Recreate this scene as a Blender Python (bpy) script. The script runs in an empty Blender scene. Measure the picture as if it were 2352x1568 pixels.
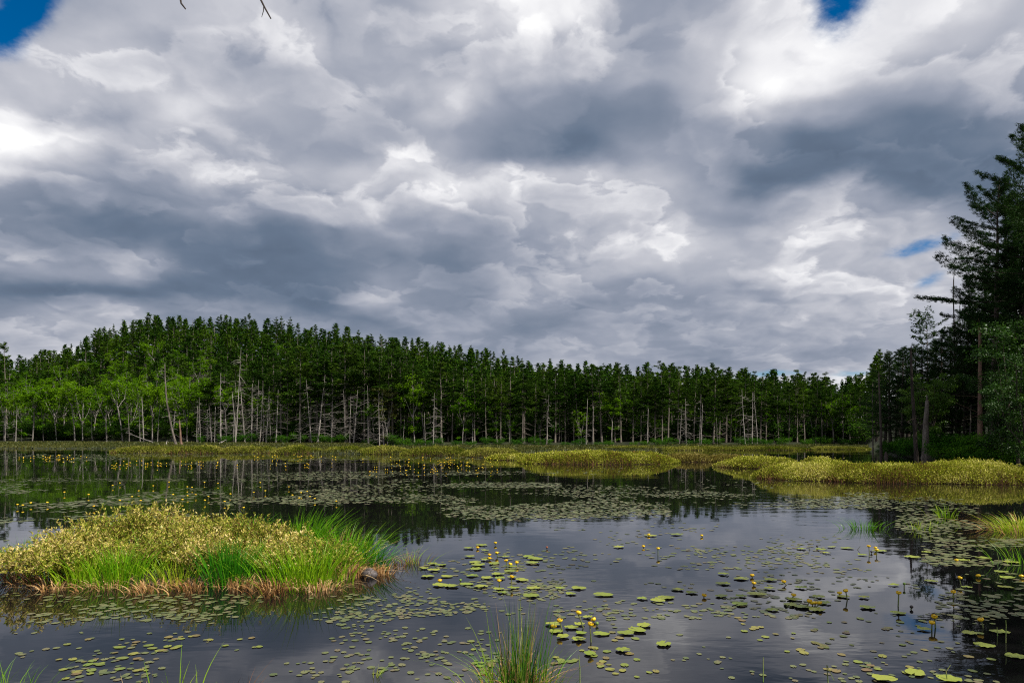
import bpy, math, random
import numpy as np

# ------------------------------------------------------------------ basics
C = bpy.context.scene.collection
R = np.random.default_rng(7)
random.seed(7)
F, CX, HZ, CAM = 1568.0, 1176.0, 999.0, 2.2      # focal length, centre column, horizon row (photo at 2352 wide), eye height
PI = math.pi


def at(px, py, z=0.0):
    """point at height z seen at that place of the photograph (row below the horizon)"""
    d = (CAM - z) * F / (py - HZ)
    return np.array([(px - CX) / F * d, d, z])


def atd(px, d, z=0.0):
    return np.array([(px - CX) / F * d, d, z])


def unit(v):
    return v / np.maximum(np.linalg.norm(v, axis=-1, keepdims=True), 1e-9)


def hash2(ix, iy, seed):
    h = (ix.astype(np.int64) * 374761393 + iy.astype(np.int64) * 668265263 + seed * 2147483647) & 0xFFFFFFFF
    h = ((h ^ (h >> 13)) * 1274126177) & 0xFFFFFFFF
    h = h ^ (h >> 16)
    return (h & 0xFFFF) / 65535.0


def vnoise(x, y, seed=0):
    x = np.asarray(x, float); y = np.asarray(y, float)
    ix = np.floor(x); iy = np.floor(y)
    fx = x - ix; fy = y - iy
    fx = fx * fx * (3 - 2 * fx); fy = fy * fy * (3 - 2 * fy)
    a = hash2(ix, iy, seed); b = hash2(ix + 1, iy, seed)
    c = hash2(ix, iy + 1, seed); d = hash2(ix + 1, iy + 1, seed)
    return (a * (1 - fx) + b * fx) * (1 - fy) + (c * (1 - fx) + d * fx) * fy


def fbm(x, y, seed=0, octs=4):
    x = np.asarray(x, float); y = np.asarray(y, float)
    s = 0; a = 0.5; n = 0
    for o in range(octs):
        s = s + a * vnoise(x, y, seed + o * 17); n += a
        x = x * 2.03 + 3.1; y = y * 2.03 + 1.7; a *= 0.5
    return s / n


def sstep(t):
    t = np.clip(t, 0, 1)
    return t * t * (3 - 2 * t)


# ------------------------------------------------------------------ mesh building
class MB:
    def __init__(s):
        s.V = []; s.Q = []; s.T = []; s.n = 0

    def add(s, v, q=None, t=None):
        v = np.asarray(v, float).reshape(-1, 3)
        if q is not None and len(q): s.Q.append(np.asarray(q, np.int64).reshape(-1, 4) + s.n)
        if t is not None and len(t): s.T.append(np.asarray(t, np.int64).reshape(-1, 3) + s.n)
        s.V.append(v); s.n += len(v)

    def join(s, o, M=None, off=None, scale=1.0, rot=0.0):
        v = np.concatenate(o.V)
        c, sn = math.cos(rot), math.sin(rot)
        v = v * scale
        v = np.stack([v[:, 0] * c - v[:, 1] * sn, v[:, 0] * sn + v[:, 1] * c, v[:, 2]], 1)
        if off is not None: v = v + np.asarray(off)
        q = np.concatenate(o.Q) if o.Q else None
        t = np.concatenate(o.T) if o.T else None
        s.add(v, q, t)

    def mesh(s, name, mat, smooth=False):
        me = bpy.data.meshes.new(name)
        v = np.concatenate(s.V)
        q = np.concatenate(s.Q) if s.Q else np.zeros((0, 4), np.int64)
        t = np.concatenate(s.T) if s.T else np.zeros((0, 3), np.int64)
        nl = q.size + t.size
        me.vertices.add(len(v)); me.vertices.foreach_set('co', v.astype(np.float32).ravel())
        me.loops.add(nl); me.polygons.add(len(q) + len(t))
        me.loops.foreach_set('vertex_index', np.concatenate([q.ravel(), t.ravel()]).astype(np.int32))
        st = np.concatenate([np.arange(len(q)) * 4, q.size + np.arange(len(t)) * 3]).astype(np.int32)
        me.polygons.foreach_set('loop_start', st)
        me.update(calc_edges=True)
        if smooth:
            me.polygons.foreach_set('use_smooth', np.ones(len(me.polygons), bool))
        me.materials.append(mat)
        return me

    def obj(s, name, mat, parent=None, smooth=False):
        o = bpy.data.objects.new(name, s.mesh(name, mat, smooth))
        C.objects.link(o)
        if parent is not None: o.parent = parent
        return o


def leaves(mb, P, U, W, bend=None):
    """diamond leaves: P base centre, U half length vector, W half width vector"""
    n = len(P)
    v = np.stack([P - U, P + W - U * 0.1, P + U, P - W - U * 0.1], 1).reshape(-1, 3)
    mb.add(v, np.arange(n * 4).reshape(-1, 4))


def rand_dirs(n, zb=0.0, rng=R):
    d = rng.normal(size=(n, 3)); d[:, 2] += zb
    return unit(d)


def tube(mb, pts, rad, sides=5, cap=False):
    pts = np.asarray(pts, float); rad = np.asarray(rad, float) * np.ones(len(pts))
    tg = np.gradient(pts, axis=0); tg = unit(tg)
    ref = np.array([1.0, 0.0, 0.0]) if abs(tg[0][0]) < 0.8 else np.array([0, 1.0, 0])
    a = unit(np.cross(tg, ref)); b = np.cross(tg, a)
    an = np.arange(sides) / sides * 2 * PI
    ring = pts[:, None, :] + rad[:, None, None] * (a[:, None, :] * np.cos(an)[None, :, None] + b[:, None, :] * np.sin(an)[None, :, None])
    k = len(pts)
    i = np.arange(k - 1)[:, None]; j = np.arange(sides)[None, :]; j2 = (j + 1) % sides
    q = np.stack([i * sides + j + 0 * i, i * sides + j2, (i + 1) * sides + j2, (i + 1) * sides + j], -1).reshape(-1, 4)
    v = ring.reshape(-1, 3); t = None
    if cap:
        v = np.concatenate([v, pts[-1:] + tg[-1:] * rad[-1] * 0.4])
        t = np.array([[(k - 1) * sides + jj, (k - 1) * sides + (jj + 1) % sides, k * sides] for jj in range(sides)])
    mb.add(v, q, t)


def blades(mb, P, H, L, width, droop=0.0, seg=4, rng=R):
    """grass blades: base P (n,3), height H (n), horizontal lean vector L (n,2), tapering, drooping"""
    n = len(P)
    t = np.linspace(0, 1, seg + 1)[None, :]
    x = P[:, 0:1] + L[:, 0:1] * t ** 1.7
    y = P[:, 1:2] + L[:, 1:2] * t ** 1.7
    dr = np.asarray(droop) * np.ones(n)
    z = P[:, 2:3] + H[:, None] * (t - dr[:, None] * t ** 3)
    c = np.stack([x, y, z], -1)
    an = rng.uniform(0, 2 * PI, n)
    s = np.stack([np.cos(an), np.sin(an), np.zeros(n)], -1)
    w = (np.asarray(width) * np.ones(n))[:, None] * np.clip(1.05 - t ** 1.6, 0.06, 1)
    a = c + s[:, None, :] * w[..., None]; b = c - s[:, None, :] * w[..., None]
    v = np.stack([a, b], 2).reshape(-1, 3)
    base = (np.arange(n) * (seg + 1) * 2)[:, None]
    k = (np.arange(seg) * 2)[None, :]
    q = np.stack([base + k, base + k + 1, base + k + 3, base + k + 2], -1).reshape(-1, 4)
    mb.add(v, q)


def tag(o, label=None, cat=None, group=None, kind=None):
    if label: o['label'] = label
    if cat: o['category'] = cat
    if group: o['group'] = group
    if kind: o['kind'] = kind
    return o


def empty(name, loc=(0, 0, 0), rz=0.0, scale=1.0):
    o = bpy.data.objects.new(name, None); C.objects.link(o)
    o.empty_display_size = 0.2
    o.location = loc; o.rotation_euler = (0, 0, rz)
    o.scale = (scale,) * 3
    return o


def place(kind, proto, loc, rz=0.0, scale=1.0, label=None, cat=None, group=None, tilt=(0, 0)):
    """a thing (Empty) with a copy of each part mesh of the prototype: proto = [(part name, mesh, [(sub name, mesh)...])]"""
    o = empty(kind, loc, rz)
    o.scale = scale if isinstance(scale, tuple) else (scale,) * 3
    o.rotation_euler = (tilt[0], tilt[1], rz)
    for pn, me, subs in proto:
        p = bpy.data.objects.new(pn, me); C.objects.link(p); p.parent = o
        for sn, sm in subs:
            q = bpy.data.objects.new(sn, sm); C.objects.link(q); q.parent = p
    return tag(o, label, cat, group)


# ------------------------------------------------------------------ materials
def srgb(r, g, b):
    return tuple(((c / 255.0) / 12.92 if c / 255.0 <= 0.04045 else ((c / 255.0 + 0.055) / 1.055) ** 2.4) for c in (r, g, b))


class NT:
    def __init__(s, tree):
        s.t = tree; s.n = tree.nodes; s.l = tree.links

    def new(s, typ, **kw):
        n = s.n.new(typ)
        for k, v in kw.items(): setattr(n, k, v)
        return n

    def set(s, sock, val):
        if isinstance(val, bpy.types.NodeSocket): s.l.new(val, sock)
        elif val is not None: sock.default_value = val

    def math(s, op, a, b=None, c=None, clamp=False):
        n = s.new('ShaderNodeMath', operation=op, use_clamp=clamp)
        s.set(n.inputs[0], a)
        if b is not None: s.set(n.inputs[1], b)
        if c is not None: s.set(n.inputs[2], c)
        return n.outputs[0]

    def comb(s, x, y, z):
        n = s.new('ShaderNodeCombineXYZ')
        for k, v in enumerate((x, y, z)): s.set(n.inputs[k], v)
        return n.outputs[0]

    def noise(s, vec, scale, detail=4, rough=0.5, dist=0.0, dims='3D'):
        n = s.new('ShaderNodeTexNoise', noise_dimensions=dims)
        if vec is not None: s.l.new(vec, n.inputs['Vector'])
        n.inputs['Scale'].default_value = scale; n.inputs['Detail'].default_value = detail
        n.inputs['Roughness'].default_value = rough; n.inputs['Distortion'].default_value = dist
        return n

    def ramp(s, fac, stops, interp='LINEAR'):
        n = s.new('ShaderNodeValToRGB'); cr = n.color_ramp; cr.interpolation = interp
        while len(cr.elements) < len(stops): cr.elements.new(0.5)
        for e, (p, c) in zip(cr.elements, sorted(stops, key=lambda q: q[0])):
            e.position = p
            e.color = (c[0], c[1], c[2], 1) if hasattr(c, '__len__') else (c, c, c, 1)
        if fac is not None: s.set(n.inputs[0], fac)
        return n

    def maprange(s, v, a, b, c=0.0, d=1.0, smooth=True):
        n = s.new('ShaderNodeMapRange')
        n.interpolation_type = 'SMOOTHSTEP' if smooth else 'LINEAR'
        n.clamp = True
        s.set(n.inputs[0], v)
        for k, x in enumerate((a, b, c, d)): n.inputs[k + 1].default_value = x
        return n.outputs[0]


def new_mat(name):
    m = bpy.data.materials.new(name); m.use_nodes = True
    m.node_tree.nodes.clear()
    t = NT(m.node_tree)
    out = t.new('ShaderNodeOutputMaterial')
    return m, t, out


def leaf_mat(name, cols, trans=0.3, gloss=0.05, rough=0.45, patch=0.0, patch_scale=0.6, objvar=0.35):
    """foliage: colour differs from leaf to leaf, plant to plant and in patches"""
    m, t, out = new_mat(name)
    isl = t.new('ShaderNodeNewGeometry').outputs['Random Per Island']
    ob = t.new('ShaderNodeObjectInfo').outputs['Random']
    f = t.math('MULTIPLY', isl, 1.0 - objvar - patch)
    f = t.math('ADD', f, t.math('MULTIPLY', ob, objvar))
    if patch > 0:
        tc = t.new('ShaderNodeNewGeometry')
        nz = t.noise(tc.outputs['Position'], patch_scale, 2)
        f = t.math('ADD', f, t.math('MULTIPLY', t.maprange(nz.outputs['Fac'], 0.35, 0.65), patch))
    k = len(cols) - 1
    col = t.ramp(f, [(i / k * 0.8 + 0.1, c) for i, c in enumerate(cols)]).outputs[0]
    d = t.new('ShaderNodeBsdfDiffuse'); t.l.new(col, d.inputs[0])
    tr = t.new('ShaderNodeBsdfTranslucent'); t.l.new(col, tr.inputs[0])
    mx = t.new('ShaderNodeMixShader'); mx.inputs[0].default_value = trans
    t.l.new(d.outputs[0], mx.inputs[1]); t.l.new(tr.outputs[0], mx.inputs[2])
    if gloss > 0:
        g = t.new('ShaderNodeBsdfGlossy'); g.inputs['Roughness'].default_value = rough
        g.inputs[0].default_value = (0.8, 0.85, 0.8, 1)
        m2 = t.new('ShaderNodeMixShader'); m2.inputs[0].default_value = gloss
        t.l.new(mx.outputs[0], m2.inputs[1]); t.l.new(g.outputs[0], m2.inputs[2])
        mx = m2
    t.l.new(mx.outputs[0], out.inputs[0])
    return m


def bark_mat(name, c1, c2, scale=3.0, stretch=0.25, rough=0.9, objvar=True):
    m, t, out = new_mat(name)
    tc = t.new('ShaderNodeTexCoord')
    mp = t.new('ShaderNodeMapping'); mp.inputs['Scale'].default_value = (1, 1, stretch)
    t.l.new(tc.outputs['Object'], mp.inputs[0])
    n = t.noise(mp.outputs[0], scale, 5, 0.65)
    f = t.maprange(n.outputs['Fac'], 0.3, 0.7)
    if objvar:
        f = t.math('ADD', t.math('MULTIPLY', f, 0.6), t.math('MULTIPLY', t.new('ShaderNodeObjectInfo').outputs['Random'], 0.4))
    col = t.ramp(f, [(0.1, c1), (0.9, c2)]).outputs[0]
    p = t.new('ShaderNodeBsdfPrincipled')
    t.l.new(col, p.inputs['Base Color']); p.inputs['Roughness'].default_value = rough
    p.inputs['Specular IOR Level'].default_value = 0.2
    b = t.new('ShaderNodeBump'); b.inputs['Strength'].default_value = 0.6; b.inputs['Distance'].default_value = 0.05
    t.l.new(n.outputs['Fac'], b.inputs['Height']); t.l.new(b.outputs[0], p.inputs['Normal'])
    t.l.new(p.outputs[0], out.inputs[0])
    return m


M = {}
M['pine'] = leaf_mat('pine_needles', [(0.014, 0.042, 0.005), (0.033, 0.078, 0.008), (0.075, 0.125, 0.012)], 0.15, 0.0, patch=0.3, patch_scale=0.12, objvar=0.35)
M['pine_hill'] = leaf_mat('hill_pine_needles', [(0.015, 0.045, 0.005), (0.034, 0.080, 0.007), (0.078, 0.130, 0.012)], 0.15, 0.0, patch=0.5, patch_scale=0.12, objvar=0.2)
M['pine_shade_tint'] = leaf_mat('shade_tinted_pine_needles', [(0.009, 0.030, 0.007), (0.020, 0.055, 0.010), (0.040, 0.080, 0.013)], 0.15, 0.01, patch=0.2, patch_scale=0.15)  # darker needle copy; shade of the right-hand wood is mixed into its colour
M['broad'] = leaf_mat('broad_leaves', [(0.042, 0.120, 0.003), (0.085, 0.195, 0.005), (0.15, 0.27, 0.008)], 0.28, 0.0, patch=0.2, patch_scale=0.05)
M['broad_olive'] = leaf_mat('olive_leaves', [(0.06, 0.075, 0.01), (0.09, 0.10, 0.012), (0.13, 0.11, 0.015)], 0.35, 0.03)
M['broad_olive2'] = leaf_mat('yellow_green_leaves', [(0.045, 0.12, 0.006), (0.085, 0.18, 0.008), (0.14, 0.22, 0.012)], 0.35, 0.03)
M['broad_shade_tint'] = leaf_mat('shade_tinted_broad_leaves', [(0.011, 0.042, 0.003), (0.024, 0.075, 0.004), (0.048, 0.11, 0.006)], 0.3, 0.03, patch=0.25, patch_scale=0.4)  # leaf greens darkened, so the shade of the right-hand wood sits in them
M['bush'] = leaf_mat('undergrowth_leaves', [(0.02, 0.08, 0.008), (0.045, 0.14, 0.012), (0.09, 0.19, 0.01)], 0.3, 0.0)
M['bark'] = bark_mat('grey_brown_bark', (0.075, 0.062, 0.05), (0.28, 0.24, 0.20))
M['bark_pale'] = bark_mat('pale_dead_wood', (0.15, 0.13, 0.115), (0.42, 0.38, 0.34))
M['bark_red'] = bark_mat('reddish_bark', (0.11, 0.06, 0.04), (0.30, 0.19, 0.14))
M['bark_dark'] = bark_mat('dark_brown_bark', (0.025, 0.02, 0.017), (0.11, 0.085, 0.07))  # darkest of the brown bark tones
M['shrub'] = leaf_mat('leatherleaf_leaves', [(0.24, 0.12, 0.04), (0.14, 0.24, 0.012), (0.34, 0.36, 0.035), (0.64, 0.53, 0.12), (0.84, 0.66, 0.28)], 0.25, 0.02, 0.4, patch=0.25, patch_scale=1.1, objvar=0.15)
M['mound'] = leaf_mat('mound_leaves', [(0.22, 0.12, 0.04), (0.12, 0.16, 0.008), (0.30, 0.33, 0.022), (0.56, 0.53, 0.10), (0.78, 0.70, 0.25)], 0.25, 0.0, 0.45, patch=0.3, patch_scale=0.5, objvar=0.15)
M['mound_brown'] = leaf_mat('brownish_mound_leaves', [(0.16, 0.09, 0.035), (0.12, 0.11, 0.015), (0.26, 0.22, 0.05), (0.42, 0.34, 0.13)], 0.25, 0.0, patch=0.3, patch_scale=0.5, objvar=0.15)
M['mound_far'] = leaf_mat('far_mound_leaves', [(0.045, 0.075, 0.006), (0.125, 0.15, 0.014), (0.24, 0.24, 0.038), (0.38, 0.35, 0.09)], 0.25, 0.0, 0.5, patch=0.3, patch_scale=0.3, objvar=0.15)
M['sedge'] = leaf_mat('sedge_blades', [(0.06, 0.22, 0.004), (0.13, 0.36, 0.006), (0.28, 0.46, 0.015)], 0.3, 0.02, 0.35)
M['sedge_dark'] = leaf_mat('dark_sedge_blades', [(0.02, 0.14, 0.006), (0.05, 0.25, 0.008), (0.13, 0.34, 0.012)], 0.3, 0.02, 0.35)
M['sedge_mixed'] = leaf_mat('mixed_sedge_blades', [(0.015, 0.07, 0.008), (0.03, 0.14, 0.01), (0.09, 0.24, 0.015), (0.26, 0.36, 0.04), (0.38, 0.24, 0.10)], 0.3, 0.02, objvar=0.0)
M['sedge_yellow'] = leaf_mat('yellow_green_blades', [(0.14, 0.32, 0.006), (0.28, 0.46, 0.012), (0.52, 0.56, 0.05)], 0.3, 0.02, 0.35)  # yellower green than the other blade colours
M['dead_grass'] = leaf_mat('dead_sedge_blades', [(0.20, 0.085, 0.03), (0.56, 0.31, 0.12), (0.82, 0.58, 0.30)], 0.25, 0.0, 0.5)
M['stem_red'] = leaf_mat('russet_twigs', [(0.09, 0.035, 0.02), (0.18, 0.08, 0.04), (0.28, 0.15, 0.07)], 0.1, 0.03, 0.5)
M['marsh'] = leaf_mat('marsh_sedge_blades', [(0.035, 0.05, 0.008), (0.075, 0.085, 0.014), (0.12, 0.11, 0.024)], 0.25, 0.02, 0.5, patch=0.4, patch_scale=0.12, objvar=0.0)


def simple_mat(name, c1, c2, rough=0.8, scale=4.0, spec=0.3, bump=0.3, dist=0.02, detail=5):
    m, t, out = new_mat(name)
    tc = t.new('ShaderNodeTexCoord')
    n = t.noise(tc.outputs['Object'], scale, detail, 0.6)
    col = t.ramp(t.maprange(n.outputs['Fac'], 0.3, 0.7), [(0, c1), (1, c2)]).outputs[0]
    p = t.new('ShaderNodeBsdfPrincipled'); t.l.new(col, p.inputs['Base Color'])
    p.inputs['Roughness'].default_value = rough; p.inputs['Specular IOR Level'].default_value = spec
    b = t.new('ShaderNodeBump'); b.inputs['Strength'].default_value = bump; b.inputs['Distance'].default_value = dist
    t.l.new(n.outputs['Fac'], b.inputs['Height']); t.l.new(b.outputs[0], p.inputs['Normal'])
    t.l.new(p.outputs[0], out.inputs[0])
    return m


M['ground'] = simple_mat('forest_floor', (0.010, 0.014, 0.005), (0.030, 0.036, 0.012), 0.95, 0.3)
M['peat'] = simple_mat('wet_peat', (0.012, 0.009, 0.006), (0.05, 0.035, 0.02), 0.6, 6.0, 0.4, 0.6, 0.05)
M['twig_core'] = simple_mat('tangled_twigs', (0.02, 0.016, 0.008), (0.075, 0.06, 0.025), 0.9, 9.0, 0.2, 0.8, 0.05)
M['stone'] = simple_mat('grey_rock', (0.05, 0.045, 0.045), (0.16, 0.14, 0.14), 0.7, 14.0, 0.4, 0.6, 0.02)


def pad_mat(name, cols, rough=0.32):
    m, t, out = new_mat(name)
    isl = t.new('ShaderNodeNewGeometry').outputs['Random Per Island']
    ob = t.new('ShaderNodeObjectInfo').outputs['Random']
    f = t.math('FRACT', t.math('ADD', isl, ob))
    k = len(cols) - 1
    base = t.ramp(f, [(i / k, c) for i, c in enumerate(cols)]).outputs[0]
    tc = t.new('ShaderNodeTexCoord')
    nz = t.noise(tc.outputs['Object'], 30.0, 3, 0.6)
    sp = t.maprange(nz.outputs['Fac'], 0.60, 0.70)
    mx = t.new('ShaderNodeMix', data_type='RGBA')
    t.l.new(t.math('MULTIPLY', sp, 0.6), mx.inputs[0]); t.l.new(base, mx.inputs[6]); mx.inputs[7].default_value = (0.14, 0.10, 0.03, 1)
    p = t.new('ShaderNodeBsdfPrincipled'); t.l.new(mx.outputs[2], p.inputs['Base Color'])
    p.inputs['Roughness'].default_value = rough; p.inputs['Specular IOR Level'].default_value = 0.3
    b = t.new('ShaderNodeBump'); b.inputs['Strength'].default_value = 0.25; b.inputs['Distance'].default_value = 0.004
    t.l.new(nz.outputs['Fac'], b.inputs['Height']); t.l.new(b.outputs[0], p.inputs['Normal'])
    t.l.new(p.outputs[0], out.inputs[0])
    return m


M['pad'] = pad_mat('yellow_green_pad', [(0.16, 0.20, 0.025), (0.21, 0.25, 0.03), (0.27, 0.29, 0.04), (0.17, 0.23, 0.025)], 0.48)
M['pad_small'] = pad_mat('small_pad', [(0.13, 0.17, 0.025), (0.19, 0.22, 0.03), (0.23, 0.22, 0.04), (0.16, 0.10, 0.045), (0.15, 0.21, 0.03)], 0.42)
M['pad_far'] = pad_mat('far_pad', [(0.075, 0.10, 0.035), (0.12, 0.14, 0.045), (0.15, 0.155, 0.06), (0.14, 0.115, 0.06)], 0.4)


def plain(name, col, rough=0.5, spec=0.4, var=None):
    m, t, out = new_mat(name)
    p = t.new('ShaderNodeBsdfPrincipled')
    if var:
        g = t.new('ShaderNodeTexCoord')
        n = t.noise(g.outputs['Object'], 18.0, 3, 0.6)
        f = t.math('ADD', t.math('MULTIPLY', t.maprange(n.outputs['Fac'], 0.35, 0.65), 0.6), t.math('MULTIPLY', t.new('ShaderNodeObjectInfo').outputs['Random'], 0.4))
        t.l.new(t.ramp(f, [(0.1, col), (0.95, var)]).outputs[0], p.inputs['Base Color'])
    else:
        p.inputs['Base Color'].default_value = (*col, 1)
    p.inputs['Roughness'].default_value = rough; p.inputs['Specular IOR Level'].default_value = spec
    t.l.new(p.outputs[0], out.inputs[0])
    return m


M['petal'] = plain('yellow_sepals', (0.90, 0.64, 0.02), 0.42, 0.4, (0.82, 0.46, 0.01))
M['stigma'] = plain('dull_yellow_disc', (0.55, 0.42, 0.06), 0.6, 0.3)
M['stalk'] = plain('flower_stalk', (0.10, 0.16, 0.03), 0.5, 0.4, (0.18, 0.16, 0.07))
M['bud'] = plain('green_bud', (0.10, 0.22, 0.03), 0.45, 0.4, (0.22, 0.30, 0.04))
M['rust'] = plain('rusty_bud', (0.30, 0.08, 0.03), 0.5, 0.4, (0.22, 0.10, 0.03))
M['seedpod'] = plain('dark_pod', (0.03, 0.025, 0.025), 0.5, 0.4, (0.06, 0.045, 0.04))
M['reed'] = plain('reed_stalk', (0.14, 0.26, 0.05), 0.5, 0.4, (0.30, 0.30, 0.10))
M['reed_dark'] = plain('dark_reed_stalk', (0.07, 0.06, 0.03), 0.5, 0.4, (0.12, 0.12, 0.05))

# ------------------------------------------------------------------ sky, sun
SUN_AZ, SUN_EL = math.radians(125), math.radians(52)       # azimuth to the right of straight ahead
world = bpy.data.worlds.new("World"); bpy.context.scene.world = world
world.use_nodes = True
world.node_tree.nodes.clear()
t = NT(world.node_tree)
wout = t.new('ShaderNodeOutputWorld')
sky = t.new('ShaderNodeTexSky', sky_type='NISHITA')
sky.sun_disc = False; sky.sun_elevation = SUN_EL; sky.sun_rotation = SUN_AZ
sky.altitude = 300; sky.air_density = 1.0; sky.dust_density = 0.0; sky.ozone_density = 5.0
tcw = t.new('ShaderNodeTexCoord')
sep = t.new('ShaderNodeSeparateXYZ'); t.l.new(tcw.outputs['Generated'], sep.inputs[0])
dx, dy, dz = sep.outputs
yy = t.math('MAXIMUM', dy, 0.18)
u0 = t.math('DIVIDE', dx, yy); v0 = t.math('DIVIDE', dz, yy)
# cloud deck: noise on a flat layer overhead, so it closes up towards the horizon
zz = t.math('ADD', t.math('ABSOLUTE', dz), 0.28)
q = t.comb(t.math('DIVIDE', dx, zz), t.math('DIVIDE', t.math('ABSOLUTE', dy), zz), 0.0)
w1 = t.noise(q, 2.6, 7, 0.46)
w1s = t.new('ShaderNodeSeparateColor'); t.l.new(w1.outputs['Color'], w1s.inputs[0])
amp = t.maprange(v0, 0.02, 0.40, 0.07, 0.20)
u = t.math('ADD', u0, t.math('MULTIPLY', t.math('SUBTRACT', w1s.outputs[0], 0.5), 0.22))
v = t.math('ADD', v0, t.math('MULTIPLY', t.math('SUBTRACT', w1s.outputs[1], 0.5), amp))
U = t.math('MULTIPLY_ADD', u, F / 2352.0, 0.5)
ROWS = [
    [165, 160, 165, 170, 176, 166, 172, 206, 214, 200, 165, 172, 204, 215, 218, 216, 192],
    [190, 190, 190, 168, 178, 182, 184, 186, 198, 166, 160, 186, 224, 226, 214, 200, 190],
    [195, 200, 196, 180, 153, 178, 190, 206, 176, 163, 165, 192, 234, 212, 174, 174, 182],
    [215, 170, 164, 208, 176, 170, 158, 196, 155, 145, 150, 176, 196, 164, 148, 160, 170],
    [232, 206, 168, 175, 168, 170, 158, 168, 140, 134, 146, 150, 138, 112, 124, 136, 150],
    [192, 178, 160, 158, 175, 188, 206, 178, 140, 118, 168, 150, 104, 108, 116, 116, 130],
    [150, 146, 136, 140, 145, 166, 194, 200, 200, 200, 192, 170, 150, 162, 170, 140, 150],
    [140, 130, 120, 125, 120, 134, 150, 160, 172, 186, 186, 186, 186, 192, 184, 165, 160],
    [162, 158, 160, 124, 118, 122, 130, 130, 150, 176, 182, 180, 182, 186, 192, 188, 180],
    [114, 114, 114, 114, 117, 118, 160, 140, 166, 160, 150, 166, 166, 182, 182, 188, 186],
    [150, 170, 170, 140, 145, 130, 130, 152, 136, 130, 150, 156, 156, 166, 178, 190, 190],
    [176, 194, 170, 150, 150, 156, 172, 170, 150, 168, 162, 146, 150, 156, 168, 180, 190],
    [195, 195, 190, 185, 185, 185, 185, 185, 185, 185, 190, 190, 196, 196, 196, 196, 196],
]
acc = None
for i, row in enumerate(ROWS):
    r = t.ramp(U, [(k / 16.0, x / 255.0) for k, x in enumerate(row)], 'EASE').outputs[0]
    if acc is None:
        acc = r
        continue
    va = (HZ - 75.0 * (i - 1)) / F; vb = (HZ - 75.0 * i) / F
    mr = t.new('ShaderNodeMapRange'); mr.interpolation_type = 'SMOOTHSTEP'; mr.clamp = True
    # v falls from va to vb
    t.l.new(t.math('MULTIPLY', v, -1.0), mr.inputs[0]); mr.inputs[1].default_value = -va; mr.inputs[2].default_value = -vb
    mx = t.new('ShaderNodeMix', data_type='RGBA')
    t.l.new(mr.outputs[0], mx.inputs[0]); t.l.new(acc, mx.inputs[6]); t.l.new(r, mx.inputs[7])
    acc = mx.outputs[2]
lum = t.new('ShaderNodeRGBToBW'); t.l.new(acc, lum.inputs[0]); lum = lum.outputs[0]
# billows with a lit and a shaded side: puffs on a warped flat layer
wq = t.noise(q, 5.0, 6, 0.55)
wv = t.new('ShaderNodeVectorMath', operation='MULTIPLY_ADD'); t.l.new(wq.outputs['Color'], wv.inputs[0]); wv.inputs[1].default_value = (0.17, 0.17, 0.0); t.l.new(q, wv.inputs[2])


def billow(vec, scale, det, rough):
    vo = t.new('ShaderNodeTexVoronoi', voronoi_dimensions='2D', feature='F1', distance='EUCLIDEAN')
    t.l.new(vec, vo.inputs['Vector']); vo.inputs['Scale'].default_value = scale
    vo.inputs['Detail'].default_value = det; vo.inputs['Roughness'].default_value = rough; vo.inputs['Lacunarity'].default_value = 2.1
    vo.normalize = True
    return vo.outputs['Distance']


def add3(vec, o):
    n = t.new('ShaderNodeVectorMath', operation='ADD'); t.l.new(vec, n.inputs[0]); n.inputs[1].default_value = o
    return n.outputs[0]


def bank(scale, o, thr, soft, fall, bscale, bamp):
    """one layer of cloud heads: crisp lit rim on the upper outer edge, greying inwards to its base"""
    def field(vec, det):
        nz = t.noise(vec, scale, det, 0.52).outputs['Fac']
        return t.math('ADD', nz, t.math('MULTIPLY', t.math('SUBTRACT', 0.45, billow(vec, bscale, 3, 0.5)), bamp))
    v1 = add3(wv.outputs[0], o)
    G = field(v1, 8)
    G2 = t.noise(add3(v1, (0.05, -0.08, 0.0)), scale, 2, 0.5).outputs['Fac']
    up = t.maprange(t.math('SUBTRACT', t.noise(v1, scale, 2, 0.5).outputs['Fac'], G2), -0.05, 0.09)      # facing the light
    x = t.math('SUBTRACT', G, thr)
    edge = t.maprange(x, 0.0, soft)
    inner = t.math('EXPONENT', t.math('MULTIPLY', t.math('MAXIMUM', x, 0.0), -fall))
    rim = t.math('MULTIPLY', t.math('MULTIPLY', edge, inner), up)
    return rim, edge


D1 = t.noise(q, 3.0, 8, 0.5)
B1 = billow(wv.outputs[0], 3.3, 4, 0.46); B2 = billow(add3(wv.outputs[0], (0.022, -0.035, 0.0)), 3.3, 3, 0.46)
rel = t.math('SUBTRACT', B2, B1)
lum = t.math('MULTIPLY_ADD', lum, 1.16, -0.115)
rw = t.maprange(lum, 0.42, 0.80, 0.15, 0.65)
fld = t.maprange(t.noise(q, 1.6, 2, 0.5).outputs['Fac'], 0.35, 0.62, 0.25, 1.0)
r1, e1 = bank(2.3, (0, 0, 0), 0.50, 0.055, 8.0, 7.0, 0.16)
r2, e2 = bank(4.6, (7.3, 2.1, 0), 0.50, 0.06, 8.0, 13.0, 0.16)
wl = t.math('MULTIPLY', t.maprange(lum, 0.36, 0.74, 0.30, 1.0), t.maprange(v0, 0.0, 0.32, 0.5, 1.0))
lum = t.math('ADD', lum, t.math('MULTIPLY', t.math('SUBTRACT', r1, 0.14), t.math('MULTIPLY', wl, 0.22)))
lum = t.math('ADD', lum, t.math('MULTIPLY', t.math('SUBTRACT', r2, 0.14), t.math('MULTIPLY', wl, 0.17)))
lum = t.math('ADD', lum, t.math('MULTIPLY', t.math('MULTIPLY', rel, rw), fld))
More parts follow.
